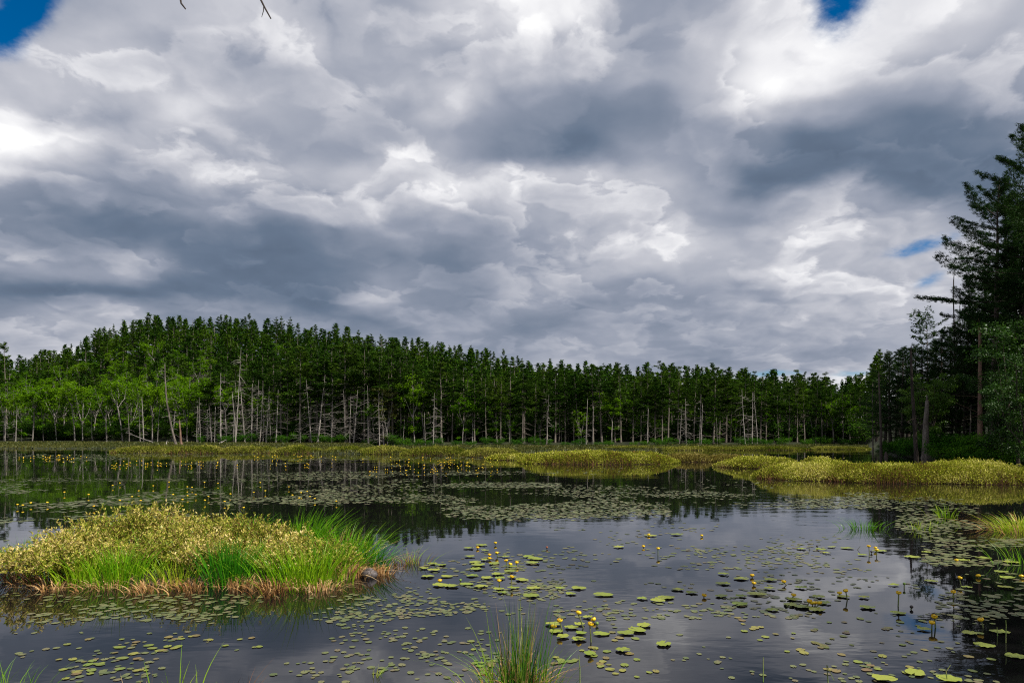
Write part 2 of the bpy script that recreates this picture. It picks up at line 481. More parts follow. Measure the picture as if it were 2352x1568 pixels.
lum = t.math('ADD', lum, t.math('MULTIPLY', t.math('SUBTRACT', D1.outputs['Fac'], 0.5), 0.22))
cloud = t.ramp(lum, [(0.25, srgb(64, 78, 98)), (0.42, srgb(100, 115, 136)), (0.58, srgb(145, 152, 168)),
                     (0.74, srgb(187, 189, 198)), (0.9, srgb(231, 231, 234)), (1.0, srgb(250, 250, 250))]).outputs[0]


uh = t.math('ADD', t.math('MULTIPLY', u0, 0.6), t.math('MULTIPLY', u, 0.4)); vh = t.math('ADD', t.math('MULTIPLY', v0, 0.6), t.math('MULTIPLY', v, 0.4))


def gauss(cu, cv, su, sv, ang=0.0):
    a = t.math('SUBTRACT', uh, cu); b = t.math('SUBTRACT', vh, cv)
    ca, sa = math.cos(ang), math.sin(ang)
    x = t.math('ADD', t.math('MULTIPLY', a, ca / su), t.math('MULTIPLY', b, sa / su))
    y = t.math('ADD', t.math('MULTIPLY', a, -sa / sv), t.math('MULTIPLY', b, ca / sv))
    r2 = t.math('ADD', t.math('MULTIPLY', x, x), t.math('MULTIPLY', y, y))
    return t.math('EXPONENT', t.math('MULTIPLY', r2, -1.0))


def uv(px, py): return (px - CX) / F, (HZ - py) / F


hole = None
for px, py, sx, sy, ang, g in [(5, 45, 95, 66, 0.5, 1.15), (95, 5, 60, 40, 0.2, 0.75), (1935, -14, 88, 80, 0, 1.1), (2120, 548, 85, 24, 0.2, 0.75), (2150, 640, 45, 22, 0.5, 0.42), (1770, 852, 75, 13, 0, 0.6), (1620, 858, 40, 8, 0, 0.5), (1960, 862, 60, 10, 0, 0.55)]:
    cu, cv = uv(px, py)
    gq = t.math('MULTIPLY', gauss(cu, cv, sx / F, sy / F, ang), g)
    hole = gq if hole is None else t.math('ADD', hole, gq)
hole = t.math('ADD', hole, t.math('MULTIPLY', t.math('MULTIPLY', t.math('SUBTRACT', t.noise(q, 6.0, 9, 0.62).outputs['Fac'], 0.5), -2.4), t.math('MINIMUM', t.math('MULTIPLY', hole, 2.5), 1.0)))
mask = t.maprange(hole, 0.12, 1.0)
bg1 = t.new('ShaderNodeBackground'); hs_ = t.new('ShaderNodeHueSaturation'); hs_.inputs['Saturation'].default_value = 1.45; t.l.new(sky.outputs[0], hs_.inputs['Color'])
t.l.new(hs_.outputs[0], bg1.inputs[0]); bg1.inputs[1].default_value = 0.085
bg2 = t.new('ShaderNodeBackground'); t.l.new(cloud, bg2.inputs[0]); bg2.inputs[1].default_value = 1.0
mix = t.new('ShaderNodeMixShader'); t.l.new(mask, mix.inputs[0]); t.l.new(bg2.outputs[0], mix.inputs[1]); t.l.new(bg1.outputs[0], mix.inputs[2])
t.l.new(mix.outputs[0], wout.inputs[0])

sl = bpy.data.lights.new('sun', 'SUN'); sl.energy = 5.0; sl.angle = math.radians(0.6); sl.color = (1.0, 0.95, 0.86)
so = bpy.data.objects.new('sun', sl); C.objects.link(so)
sd = np.array([math.sin(SUN_AZ) * math.cos(SUN_EL), math.cos(SUN_AZ) * math.cos(SUN_EL), math.sin(SUN_EL)])
from mathutils import Vector
so.rotation_euler = Vector(tuple(sd)).to_track_quat('Z', 'Y').to_euler()
so.location = (60, 30, 60)

# ------------------------------------------------------------------ ground and water
DFX = [-600, 0, 250, 400, 600, 800, 1000, 1300, 1700, 1900, 1985, 2005, 2020, 2050, 2130, 2250, 2352, 2500, 2900, 3600]
DFY = [215, 215, 205, 186, 182, 172, 163, 166, 172, 174, 168, 128, 92, 74, 64, 57, 52, 46, 38, 30]
# marsh flats: front edge and back edge (distance) against the column
MFX = [-600, 265, 275, 730, 1180, 1260, 1990]
MF0 = [113, 109, 86, 79, 71, 92, 108]
MFB = [-600, 800, 860, 1260, 1990]
MB1 = [260, 260, 128, 134, 140]
HCX = [-300, 0, 60, 140, 200, 270, 330, 430, 560, 700, 850, 930, 1060, 1200, 1320, 1540, 1750, 1960, 2020, 2400]
HCY = [18, 21, 22, 25, 31, 35, 36.5, 35, 34, 30.5, 25.5, 22.5, 19.5, 15, 12, 12, 10, 7, 8, 22]


def dfront(px): return np.interp(px, DFX, DFY)


def ground_h(x, y):
    x = np.asarray(x, float); y = np.asarray(y, float)
    ys = np.maximum(y, 1.0)
    px = x / ys * F + CX
    e = ys - dfront(px)
    e = np.where(px > 3600, np.minimum(np.abs(x) - 44, 60), e)
    e = np.where((y < 4), np.where(np.abs(x) > 44, np.abs(x) - 44, np.maximum(4.3 - y, -3)), e)
    e = np.where((px < -600), np.maximum(e, -x - 300), e)
    h = -0.7 + 1.1 * sstep((e + 2.0) / 4.0) + 0.012 * np.clip(e, 0, 60)
    hc = np.interp(px, HCX, HCY)
    h = h + np.where(y > 4, hc * sstep((e - 6) / 95.0), 0)
    mk = sstep((ys - np.interp(px, MFX, MF0)) / 3) * sstep((np.interp(px, MFB, MB1) - ys) / 3) * (px < 2000) * (y > 4)
    h = np.maximum(h, -0.7 + mk * (0.82 + 0.16 * fbm(x * 0.12, y * 0.12, 9)))
    h = np.maximum(h, -0.7 + 1.15 * sstep(1.6 * (1 - ((x - 18.0) / 8.0) ** 2 - ((y + 2.0) / 7.0) ** 2)))
    h = h + np.where((e > 0), (fbm(x * 0.15, y * 0.15, 5) - 0.5) * 0.5, 0)
    return h


def axis(a, b, step, far):
    core = np.arange(a, b + step, step)
    g = []; s = step; x = core[-1]
    while x < far: s *= 1.25; x += s; g.append(x)
    l = []; s = step; x = core[0]
    while x > -far: s *= 1.25; x -= s; l.append(x)
    return np.array(l[::-1] + list(core) + g)


gx = axis(-260, 140, 2.5, 2500); gy = axis(-20, 330, 2.5, 2500)
X, Y = np.meshgrid(gx, gy)
Z = ground_h(X, Y)
nx, ny = len(gx), len(gy)
idx = np.arange(nx * ny).reshape(ny, nx)
mb = MB(); mb.add(np.stack([X, Y, Z], -1).reshape(-1, 3), np.stack([idx[:-1, :-1], idx[:-1, 1:], idx[1:, 1:], idx[1:, :-1]], -1).reshape(-1, 4))
tag(mb.obj('ground', M['ground'], smooth=True), kind='structure')

m, t, out = new_mat('pond_water')
tc = t.new('ShaderNodeNewGeometry')
mp = t.new('ShaderNodeMapping'); mp.inputs['Scale'].default_value = (0.55, 1.25, 1.0)
t.l.new(tc.outputs['Position'], mp.inputs[0])
n1 = t.noise(mp.outputs[0], 1.3, 3, 0.5, 0.2)
n2 = t.noise(mp.outputs[0], 6.0, 2, 0.5, 0.2)
pm = t.noise(tc.outputs['Position'], 0.16, 2, 0.5)
patch = t.maprange(pm.outputs['Fac'], 0.42, 0.66, 0.10, 1.0)
hh = t.math('ADD', n1.outputs['Fac'], t.math('MULTIPLY', n2.outputs['Fac'], 0.16))
hh = t.math('MULTIPLY', hh, patch)
bp = t.new('ShaderNodeBump'); bp.inputs['Strength'].default_value = 1.0; bp.inputs['Distance'].default_value = 0.0085
t.l.new(hh, bp.inputs['Height'])
p = t.new('ShaderNodeBsdfPrincipled')
p.inputs['Base Color'].default_value = (0.006, 0.0055, 0.006, 1)
p.inputs['Roughness'].default_value = 0.015; p.inputs['IOR'].default_value = 1.5
t.l.new(bp.outputs[0], p.inputs['Normal'])
t.l.new(p.outputs[0], out.inputs[0])
M['water'] = m
mb = MB(); mb.add([(-700, -60, 0), (700, -60, 0), (700, 420, 0), (-700, 420, 0)], [[0, 1, 2, 3]])
tag(mb.obj('water', M['water']), kind='structure')


# ------------------------------------------------------------------ trees
def pine_parts(seed, H=17.0, cb=0.42, Rc=3.0, per_whorl=5, gap=0.75, tuft=0.4, tw=0.10, dens=5.0, qpt=3, dead=14, r0=0.2, wob=0.25, asym=0.0, limb_sides=3, flat_top=0.0, irregular=0.35, wid=0.27, pe=0.72, vj=0.55):
    g = np.random.default_rng(seed)
    wood, ned = MB(), MB()
    k = 9
    zt = np.linspace(0, 1, k)
    wx = np.cumsum(g.normal(0, wob / k, k)); wy = np.cumsum(g.normal(0, wob / k, k))
    tr = np.stack([wx - wx[0], wy - wy[0], zt * H], 1)
    tube(wood, tr, r0 * (1 - zt * 0.9) * np.where(zt < 0.05, 1.35, 1.0), 6)
    def tp(z): return np.array([np.interp(z, tr[:, 2], tr[:, 0]), np.interp(z, tr[:, 2], tr[:, 1]), z])
    z = cb * H
    Ps, Ds = [], []
    while z < H * 0.985:
        s = (H - z) / (H * (1 - cb))           # 1 at crown base, 0 at top
        prof = (s ** pe) * (1 - 0.45 * max(0, (s - 0.72) / 0.28))
        if flat_top: prof = max(prof, flat_top * (1 - abs(s - 0.25)))
        nb = max(2, int(g.integers(per_whorl - 1, per_whorl + 2) * (0.55 + 0.45 * s + (0.25 if s < 0.5 else 0))))
        a0 = g.uniform(0, 2 * PI)
        for b in range(nb):
            an = a0 + b * 2 * PI / nb + g.normal(0, 0.25)
            L = Rc * prof * g.uniform(1 - irregular * 1.4, 1 + irregular) + 0.25
            if asym: L *= 1 + asym * math.cos(an - PI)
            if g.random() < 0.10: continue
            el = math.radians(np.interp(s, [0, 0.25, 1], [55, 25, -3]) + g.normal(0, 7))
            up = g.uniform(0.05, 0.22)
            zb = z + g.normal(0, gap * 0.16)
            base = tp(min(zb, H))
            dh = np.array([math.cos(an), math.sin(an), 0]); sd_ = np.array([-math.sin(an), math.cos(an), 0])
            ss = np.linspace(0, 1, 5)
            curve = lambda q_: base + dh * (L * math.cos(el) * q_)[:, None] + np.array([0, 0, 1.0]) * (L * (math.sin(el) * q_ + up * q_ ** 2.2))[:, None]
            tube(wood, curve(ss), np.maximum(r0 * 0.22 * (0.4 + 0.6 * s) * (1 - ss * 0.85), 0.012), limb_sides)
            nt = max(3, int(L * dens))
            sq = g.uniform(0.18, 1.0, nt) ** 0.8
            wd_ = L * wid * np.sin(PI * np.clip(sq * 0.85 + 0.08, 0, 1)) + 0.05
            lat = g.uniform(-1, 1, nt)
            P = curve(sq) + sd_ * (lat * wd_)[:, None] + np.array([0, 0, 1.0]) * g.normal(0.05, 0.10, nt)[:, None]
            D = dh * 0.8 + sd_ * (lat * 0.7)[:, None] + np.array([0, 0, 0.45])
            Ps.append(P); Ds.append(D)
        z += gap * g.uniform(0.75, 1.25) * (0.65 + 0.5 * s)
    P = np.repeat(np.concatenate(Ps), qpt, 0); D = np.repeat(np.concatenate(Ds), qpt, 0)
    n = len(P)
    P = P + g.normal(0, tuft * 0.30, (n, 3)) * np.array([1, 1, vj])
    D = unit(D + g.normal(0, 0.55, (n, 3)))
    Wd = unit(np.cross(D, unit(g.normal(0, 1, (n, 3)) + np.array([0, 0, 1.2]))))
    l = tuft * g.uniform(0.6, 1.25, n)[:, None]
    leaves(ned, P, D * l * 0.5, Wd * tw * g.uniform(0.7, 1.3, n)[:, None])
    for _ in range(dead):
        zb = H * g.uniform(0.06, cb + 0.12); an = g.uniform(0, 2 * PI); L = g.uniform(0.7, 2.3) * Rc / 3.0
        b = tp(zb); dh = np.array([math.cos(an), math.sin(an), g.normal(-0.05, 0.18)])
        ss = np.linspace(0, 1, 4)[:, None]
        tube(wood, b + dh * L * ss + np.array([0, 0, -0.18 * L]) * ss ** 2 + g.normal(0, 0.03, (4, 3)), 0.03 * (1 - ss[:, 0] * 0.7), 3)
    return wood, ned


def broad_parts(seed, H=15.0, fork=0.42, spread=3.4, leaf=0.32, per=42, r0=0.17, lean=0.0, limbs=5, low=0):
    g = np.random.default_rng(seed)
    wood, lf = MB(), MB()
    zt = np.linspace(0, 1, 6); zf = H * fork
    dx_ = lean * zf
    tr = np.stack([dx_ * zt ** 1.3 + g.normal(0, 0.05, 6) * zt, g.normal(0, 0.06, 6) * zt, zf * zt], 1); tr[0] = 0
    tube(wood, tr, r0 * (1 - 0.35 * zt), 6)
    tips = []
    for i in range(limbs):
        an = i * 2 * PI / limbs + g.normal(0, 0.35); top = H * g.uniform(0.78, 0.99); rr = spread * g.uniform(0.35, 0.85)
        e = np.array([tr[-1][0] + rr * math.cos(an), tr[-1][1] + rr * math.sin(an), top - rr * 0.35])
        ss = np.linspace(0, 1, 6)[:, None]
        st_ = tr[-1] - np.array([0, 0, g.uniform(0, 0.12) * H])
        st_[0] = np.interp(st_[2], tr[:, 2], tr[:, 0]); st_[1] = np.interp(st_[2], tr[:, 2], tr[:, 1])
        cv = st_ * (1 - ss) + e * ss + np.array([math.cos(an), math.sin(an), 0]) * np.sin(ss * PI) * 0.5 + g.normal(0, 0.10, (6, 3)) * np.sin(ss * PI)
        tube(wood, cv, r0 * 0.55 * (1 - 0.8 * ss[:, 0]), 4)
        tips.append(cv[-1])
        for j in range(8):
            q_ = g.uniform(0.3, 1.0); b = np.array([np.interp(q_, ss[:, 0], cv[:, m_]) for m_ in range(3)])
            a2 = an + g.normal(0, 1.1); L = spread * g.uniform(0.25, 0.6)
            e2 = b + np.array([math.cos(a2), math.sin(a2), g.uniform(-0.1, 0.7)]) * L
            s2 = np.linspace(0, 1, 3)[:, None]
            tube(wood, b * (1 - s2) + e2 * s2 + g.normal(0, 0.04, (3, 3)), 0.035 * (1 - 0.7 * s2[:, 0]), 3)
            tips += [e2, b * 0.4 + e2 * 0.6]
    for j in range(low):
        a2 = g.uniform(0, 2 * PI); zz_ = g.uniform(0.08, fork) * H; L = spread * g.uniform(0.3, 0.75)
        b = np.array([0, 0, zz_]); e2 = b + np.array([math.cos(a2) * L, math.sin(a2) * L, g.uniform(0, 0.9)])
        s2 = np.linspace(0, 1, 3)[:, None]
        tube(wood, b * (1 - s2) + e2 * s2, 0.03 * (1 - 0.7 * s2[:, 0]), 3)
        tips += [e2, b * 0.35 + e2 * 0.65]
    tips = np.array(tips)
    n = len(tips) * per
    Cn = np.repeat(tips, per, 0)
    sz = np.repeat(g.uniform(0.6, 1.25, len(tips)), per)[:, None]
    P = Cn + unit(g.normal(0, 1, (n, 3))) * (g.random((n, 1)) ** 0.45) * sz * np.array([0.95, 0.95, 0.5])
    N = unit(g.normal(0, 0.6, (n, 3)) + np.array([0, 0, 1.0]) + 0.5 * unit(P - Cn))
    D = unit(np.cross(N, g.normal(0, 1, (n, 3)))); Wd = np.cross(N, D)
    l = leaf * g.uniform(0.6, 1.3, n)[:, None]
    leaves(lf, P, D * l * 0.5, Wd * l * 0.30)
    return wood, lf


def snag_parts(seed, H=12.0, r0=0.17, nb=45, Lb=1.9, curve_x=0.0, lean=0.0, droop=0.25, broken=True, zmin=0.1, fork=0, sub=True):
    """dead tree: list of (trunk, branches)"""
    g = np.random.default_rng(seed)
    tr_, br = MB(), MB()
    k = 12; zt = np.linspace(0, 1, k)
    x = lean * H * zt + curve_x * (1 - zt) ** 2.2 - curve_x + g.normal(0, 0.02, k).cumsum()
    y = g.normal(0, 0.02, k).cumsum()
    tr = np.stack([x - x[0], y - y[0], zt * H], 1)
    tube(tr_, tr, r0 * (1 - zt * (0.55 if broken else 0.88)) * (1 + 0.4 * np.exp(-zt * 18)), 7, cap=True)
    if broken:
        for _ in range(3):
            a = g.uniform(0, 2 * PI); e = tr[-1] + np.array([math.cos(a) * 0.08, math.sin(a) * 0.08, g.uniform(0.2, 0.7)])
            tube(tr_, np.stack([tr[-1] - np.array([0, 0, 0.2]), (tr[-1] + e) / 2, e]), [r0 * 0.3, r0 * 0.2, 0.01], 4)
    for i in range(nb):
        zb = H * (zmin + (0.97 - zmin) * g.beta(1.1, 1.3)); an = g.uniform(0, 2 * PI)
        L = Lb * g.choice([g.uniform(0.1, 0.4), g.uniform(0.4, 1.5)]) * (1.15 - 0.6 * zb / H)
        b = np.array([np.interp(zb, tr[:, 2], tr[:, 0]), np.interp(zb, tr[:, 2], tr[:, 1]), zb])
        dh = np.array([math.cos(an), math.sin(an), g.normal(0.05, 0.22)])
        s = np.linspace(0, 1, 5)[:, None]
        cv = b + dh * L * s + np.array([0, 0, -droop * L]) * s ** 2 + g.normal(0, 0.035, (5, 3)) * s
        tube(br, cv, (0.028 + 0.012 * r0) * (1 - 0.75 * s[:, 0]), 3)
        if sub:
            for _ in range(3):
                q_ = g.uniform(0.3, 0.9); bb = np.array([np.interp(q_, s[:, 0], cv[:, m_]) for m_ in range(3)])
                a2 = an + g.choice([-1, 1]) * g.uniform(0.4, 1.1)
                e = bb + np.array([math.cos(a2), math.sin(a2), g.normal(-0.1, 0.25)]) * L * g.uniform(0.15, 0.4)
                tube(br, np.stack([bb, (bb + e) / 2, e]), [0.016, 0.012, 0.006], 3)
    return tr_, br


def proto(parts, names, mats, smooth=(True, False)):
    return [(n, p.mesh(n, M[m_], s_), []) for p, n, m_, s_ in zip(parts, names, mats, smooth)]


PINES = [proto(pine_parts(100 + i, 17, cb, Rc, tuft=0.36, tw=0.05, dens=16.0, qpt=5, dead=22, r0=0.14, gap=1.3, per_whorl=6, pe=0.85, vj=0.3, irregular=0.45), ('trunk', 'crown'), ('bark', 'pine'))
         for i, (cb, Rc) in enumerate([(0.48, 3.0), (0.55, 2.7), (0.42, 3.2), (0.60, 2.5), (0.5, 2.8), (0.38, 3.3)])]
HPINE_RAW = [pine_parts(140 + i, 17, cb, Rc, tuft=0.44, tw=0.065, dens=14.0, qpt=4, dead=2, gap=1.3, per_whorl=6, pe=0.95, vj=0.3, irregular=0.45) for i, (cb, Rc) in enumerate([(0.14, 4.0), (0.18, 3.5), (0.1, 4.4), (0.2, 3.7), (0.14, 3.3)])]
FILL_RAW = [pine_parts(160 + i, 17, cb, Rc, tuft=0.95, tw=0.2, dens=3.6, qpt=3, dead=0, gap=1.3, per_whorl=5, pe=0.95, vj=0.3, irregular=0.45) for i, (cb, Rc) in enumerate([(0.12, 4.2), (0.15, 3.7), (0.08, 4.5)])]
HPINES = [proto(p_, ('trunk', 'crown'), ('bark', 'pine_hill')) for p_ in HPINE_RAW]
BROADS = [proto(broad_parts(200 + i, 15, fk, sp, lean=ln, low=lw), ('trunk', 'crown'), ('bark_pale', 'broad'))
          for i, (fk, sp, ln, lw) in enumerate([(0.48, 3.6, 0.1, 4), (0.42, 3.2, -0.06, 8), (0.55, 3.3, 0.16, 3), (0.35, 3.8, 0.0, 14)])]
BFILL = [broad_parts(250 + i, 14, 0.3, 3.4, leaf=0.55, per=11, low=5)[1] for i in range(2)]
OLIVE = proto(broad_parts(230, 15, 0.3, 2.6, low=6, per=34), ('trunk', 'crown'), ('bark_pale', 'broad_olive'))
BUSH_RAW = [broad_parts(240 + i, 2.6, 0.15, 1.6, leaf=0.20, per=30, r0=0.03, limbs=4, low=4) for i in range(3)]
BUSHES = [proto(p_, ('stems', 'foliage'), ('bark_dark', 'bush')) for p_ in BUSH_RAW]
SNAGS = [proto(snag_parts(300 + i, 12, r, nb, lb, cx_, ln, broken=bk), ('trunk', 'crown'), ('bark_pale', 'bark_pale'))
         for i, (r, nb, lb, cx_, ln, bk) in enumerate([(0.15, 55, 2.2, 0.0, 0.05, False), (0.12, 40, 1.9, 0.0, -0.04, False), (0.11, 22, 1.5, 0, 0.03, True), (0.14, 80, 2.8, 0.0, 0.07, False), (0.09, 14, 1.2, 0.4, 0.06, True)])]


def gz(x, y): return float(ground_h(np.array([x]), np.array([y]))[0])


def stand(kind, pr, H0, px, d, topy, label, cat, group=None, rz=None, sx=1.0, tilt=(0, 0)):
    x, y, _ = atd(px, d)
    z = gz(x, y) - 0.05
    H = (HZ - topy) / F * d + CAM - z
    s = H / H0
    return place(kind, pr, (x, y, z), R.uniform(0, 2 * PI) if rz is None else rz, (s * sx, s * sx, s), label, cat, group, tilt if tilt != (0, 0) else (R.normal(0, 0.02), R.normal(0, 0.02)))


def region(px):
    for lim, nm in [(330, 'behind the left marsh'), (560, 'behind the leaning dead trunk'), (830, 'behind the pale dead trees'), (1060, 'beside the forked broadleaf tree'),
                    (1330, 'behind the marsh mounds'), (1560, 'behind the big middle shrub mound'), (1800, 'behind the low far mounds'), (9999, 'near the narrow cove')]:
        if px < lim: return nm


# skyline of the front rows, as row of the tree tops against the column
FRONT_TOP = lambda px: np.interp(px, [0, 480, 560, 700, 800, 900, 960, 1080, 1200, 1330, 1430, 1540, 1640, 1750, 1850, 1960, 2010], [880, 880, 830, 800, 790, 800, 830, 842, 848, 852, 850, 846, 854, 864, 862, 874, 884])
occupied = []
front_pines = [(487, 850), (516, 840), (540, 838), (634, 806), (646, 822), (663, 815), (690, 800), (712, 806), (728, 801), (746, 812), (765, 800), (795, 790), (818, 800), (838, 782), (852, 800), (872, 812), (895, 800), (905, 812), (920, 820), (945, 830)]
front_pines += [(x_, None) for x_ in (1000, 1018, 1041, 1066, 1090, 1117, 1141, 1150, 1174, 1199, 1205, 1226, 1240, 1256, 1275, 1284, 1300, 1318, 1328, 1346, 1362, 1384, 1410, 1426, 1450, 1470, 1487, 1505, 1520, 1531, 1556, 1578, 1590, 1606, 1620, 1637, 1650, 1667, 1680, 1700, 1717, 1727, 1745, 1756, 1775, 1790, 1812, 1830, 1850, 1872, 1890, 1915, 1938, 1955, 1975, 1990)]
for i, (px, ty) in enumerate(front_pines):
    px = px + R.normal(0, 2.0)
    if ty is None: ty = FRONT_TOP(px) + R.uniform(-14, 36)
    d = dfront(px) + R.uniform(0.5, 4.5)
    stand('pine_tree', PINES[(i * 5 + i // 3) % 6], 17.0, px, d, ty, 'tall pine with bare lower trunk, ' + region(px), 'pine tree', 'pines along the far shore', sx=R.uniform(1.0, 1.75))
# second and third rows
for i in range(58):
    px = 470 + i * 27 + R.normal(0, 8)
    if px > 2000: continue
    ty = FRONT_TOP(px) + R.uniform(-14, 34)
    d = dfront(px) + R.uniform(8, 17)
    stand('pine_tree', PINES[(i * 7) % 6], 17.0, px, d, ty, 'shaded second-row pine, ' + region(px), 'pine tree', 'pines along the far shore', sx=R.uniform(1.2, 1.75))

# broadleaf trees along the far shore
BL = [(10, 872), (32, 885), (75, 862, 'leafy tree with a clean pale trunk rising from the left marsh'), (100, 880), (130, 878), (150, 868), (172, 862, 'leafy tree with a pale trunk leaning to the right by the left marsh'),
      (190, 870, 'twin of the leaning leafy tree, its trunk slanting right above the left marsh'), (215, 878), (245, 868), (282, 850, 'leafy tree with a tall forked trunk left of the leaning dead trunk'), (298, 868), (330, 868), (350, 850), (398, 848), (430, 858), (455, 862), (500, 850), (520, 872), (610, 890), (640, 905),
      (952, 852, 'bright leafy tree with a white forked trunk left of the marsh mounds'), (975, 880), (1040, 925), (1062, 905), (1085, 890), (1110, 920), (1140, 900), (1170, 935), (1000, 905), (860, 915), (700, 930), (760, 925), (1240, 930), (1290, 945), (1600, 930), (1640, 940), (1760, 925), (1820, 915), (1335, 935), (1385, 890), (1425, 885), (1405, 905), (1455, 910), (1500, 950), (1690, 950),
      (1868, 905), (1895, 912), (1915, 905), (1935, 900), (1955, 915), (1972, 925)]
for i, b in enumerate(BL):
    px, ty = b[0], b[1]
    d = dfront(px) + R.uniform(-0.5, 4.5) + (0 if len(b) > 2 else (i % 3) * 2.5)
    lab = b[2] if len(b) > 2 else 'leafy green broadleaf tree on the far shore, ' + region(px)
    stand('broadleaf_tree', BROADS[i % 4], 15.0, px, d, ty, lab, 'tree', 'broadleaf trees along the far shore', sx=R.uniform(0.8, 1.05))
stand('broadleaf_tree', OLIVE, 15.0, 890, dfront(890) - 0.5, 880, 'small brownish olive leafy tree beside the dark broken snag', 'tree', 'broadleaf trees along the far shore')

# hill: trees over the whole slope
hill, stuffw, stuffn = [], MB(), MB()
sp = 5.5
for gxv in np.arange(-262, 130, sp):
    for gyv in np.arange(165, 335, sp):
        x = gxv + R.uniform(-2.3, 2.3); y = gyv + R.uniform(-2.3, 2.3)
        px = x / y * F + CX; e = y - dfront(px)
        if -60 < px < 2030 and 16 < e < 112 and y > 150: hill.append((x, y, px, e))
hill.sort(key=lambda h: (h[3] < 76, R.random()))
nind = 0; nbl = 0
for i, (x, y, px, e) in enumerate(hill):
    z = gz(x, y) - 0.1
    left_low = (px < 480 and e < 62) or R.random() < 0.10
    s = R.uniform(0.62, 1.05)
    if e > 80: s = R.uniform(0.78, 1.02)
    if left_low and nbl < 120:
        nbl += 1
        place('broadleaf_tree', BROADS[(i * 3) % 4], (x, y, z), R.uniform(0, 6.28), s * (1.05 if e < 62 else 0.85), ('rounded leafy crown low on the hill above the left marsh' if px < 480 and e < 62 else 'rounded bright leafy crown among the dark pines of the hill'), 'tree', 'broadleaf trees on the hill')
        continue
    if nind < 140:
        nind += 1
        where = 'on the crest' if e > 76 else 'on the slope'
        side = 'the long left shoulder' if px < 230 else 'the round top' if px < 620 else 'the right flank' if px < 1080 else 'the low ridge behind the middle shore' if px < 1560 else 'the low ridge behind the right shore'
        place('pine_tree', HPINES[i % 5], (x, y, z), R.uniform(0, 6.28), (s * R.uniform(0.85, 1.35),) * 2 + (s,), 'green pine %s of the hill, on %s' % (where, side), 'pine tree', 'pines on the hill')
    else:
        rz = R.uniform(0, 6.28); w_, n_ = FILL_RAW[i % 3]
        if R.random() < 0.16: n_ = BFILL[i % 2]
        stuffn.join(n_, off=(x, y, z), scale=s, rot=rz)
        tube(stuffw, np.array([[x, y, z], [x, y, z + 8 * s], [x, y, z + 16 * s]]), [0.2 * s, 0.14 * s, 0.02], 4)
fo = empty('forest', (0, 0, 0)); tag(fo, 'massed pines filling the slope of the wooded hill', 'forest', kind='stuff')
stuffw.obj('trunks', M['bark'], fo); stuffn.obj('foliage', M['pine_hill'], fo)
lone = stand('pine_tree', PINES[1], 17.0, 18, 225, 790, 'lone open-crowned pine standing above the trees at the left edge', 'pine tree', 'pines on the hill')

# ------------------------------------------------------------------ dead trees
a_, b_ = snag_parts(340, 16.7, 0.22, 46, 3.0, curve_x=2.3, lean=0.0, droop=0.12, zmin=0.12)
x, y, _ = atd(405, 140)
place('dead_tree', proto((a_, b_), ('trunk', 'crown'), ('bark', 'bark_pale')), (x, y, gz(x, y) - 0.2), 0, 1.0,
      'tall dead trunk sweeping up from a curved base, with bare side branches', 'dead tree')
a_, b_ = snag_parts(341, 4.9, 0.26, 4, 0.4, lean=-0.1)
x, y, _ = atd(417, 143)
place('dead_tree', proto((a_, b_), ('trunk', 'crown'), ('bark_red', 'bark_red')), (x, y, gz(x, y) - 0.2), 0, 1.0,
      'short broken reddish stub beside the curved dead trunk', 'dead tree')
SN = [(563, 862, 3, 'pale dead tree with the densest fan of fine bare branches'), (507, 855, 0, 'grey dead tree with long bare limbs, left of the densest dead tree'), (541, 800, 1, 'tallest dead spire, reaching above the leafy crowns'),
      (541, 905, 4), (536, 930, 2, 'crooked white dead stem between the bare grey trees'), (578, 880, 0), (588, 872, 1), (597, 886, 1), (604, 900, 2), (612, 885, 0), (622, 905, 1), (634, 895, 0), (452, 935, 2), (461, 912, 1), (476, 940, 3), (486, 930, 0), (493, 935, 2),
      (690, 944, 3, 'dark dead snag with long drooping side branches, among the pines'), (716, 870, 1), (730, 860, 0), (762, 870, 3), (794, 892, 0), (803, 900, 3), (812, 895, 1), (872, 905, 1),
      (882, 909, 3, 'dark broken snag with bare arms beside the brownish leafy tree'), (926, 962, 2, 'short pale broken stem left of the forked leafy tree'), (995, 902, 0, 'straight dead tree with many short bare twigs right of the forked leafy tree'), (977, 950, 2), (846, 885, 0),
      (1255, 905, 1), (1346, 920, 2), (1362, 935, 4), (1487, 940, 2), (1560, 930, 1), (1576, 915, 0), (1606, 905, 1), (1610, 930, 2), (1648, 960, 4), (1712, 895, 1), (1727, 900, 1), (1740, 905, 2), (330, 915, 2), (246, 950, 1), (212, 955, 1), (297, 930, 2), (322, 930, 1), (362, 935, 4, 'thin slanting dead stem just left of the curved dead trunk'), (50, 985, 4, 'short pale stick standing at the edge of the left marsh'), (36, 930, 1), (12, 935, 1)]
for i, sn in enumerate(SN):
    px, ty, v_ = sn[:3]
    d = dfront(px) - R.uniform(0.5, 4.0)
    lab = sn[3] if len(sn) > 3 else 'slim bare dead tree at the wood edge, ' + region(px)
    stand('dead_tree', SNAGS[v_], 12.0, px, d, ty, lab, 'dead tree', 'dead trees along the far shore', tilt=(R.normal(0, 0.02), R.normal(0, 0.025)), sx=R.uniform(0.9, 1.2) * (0.62 if ty < 845 else 1.0))
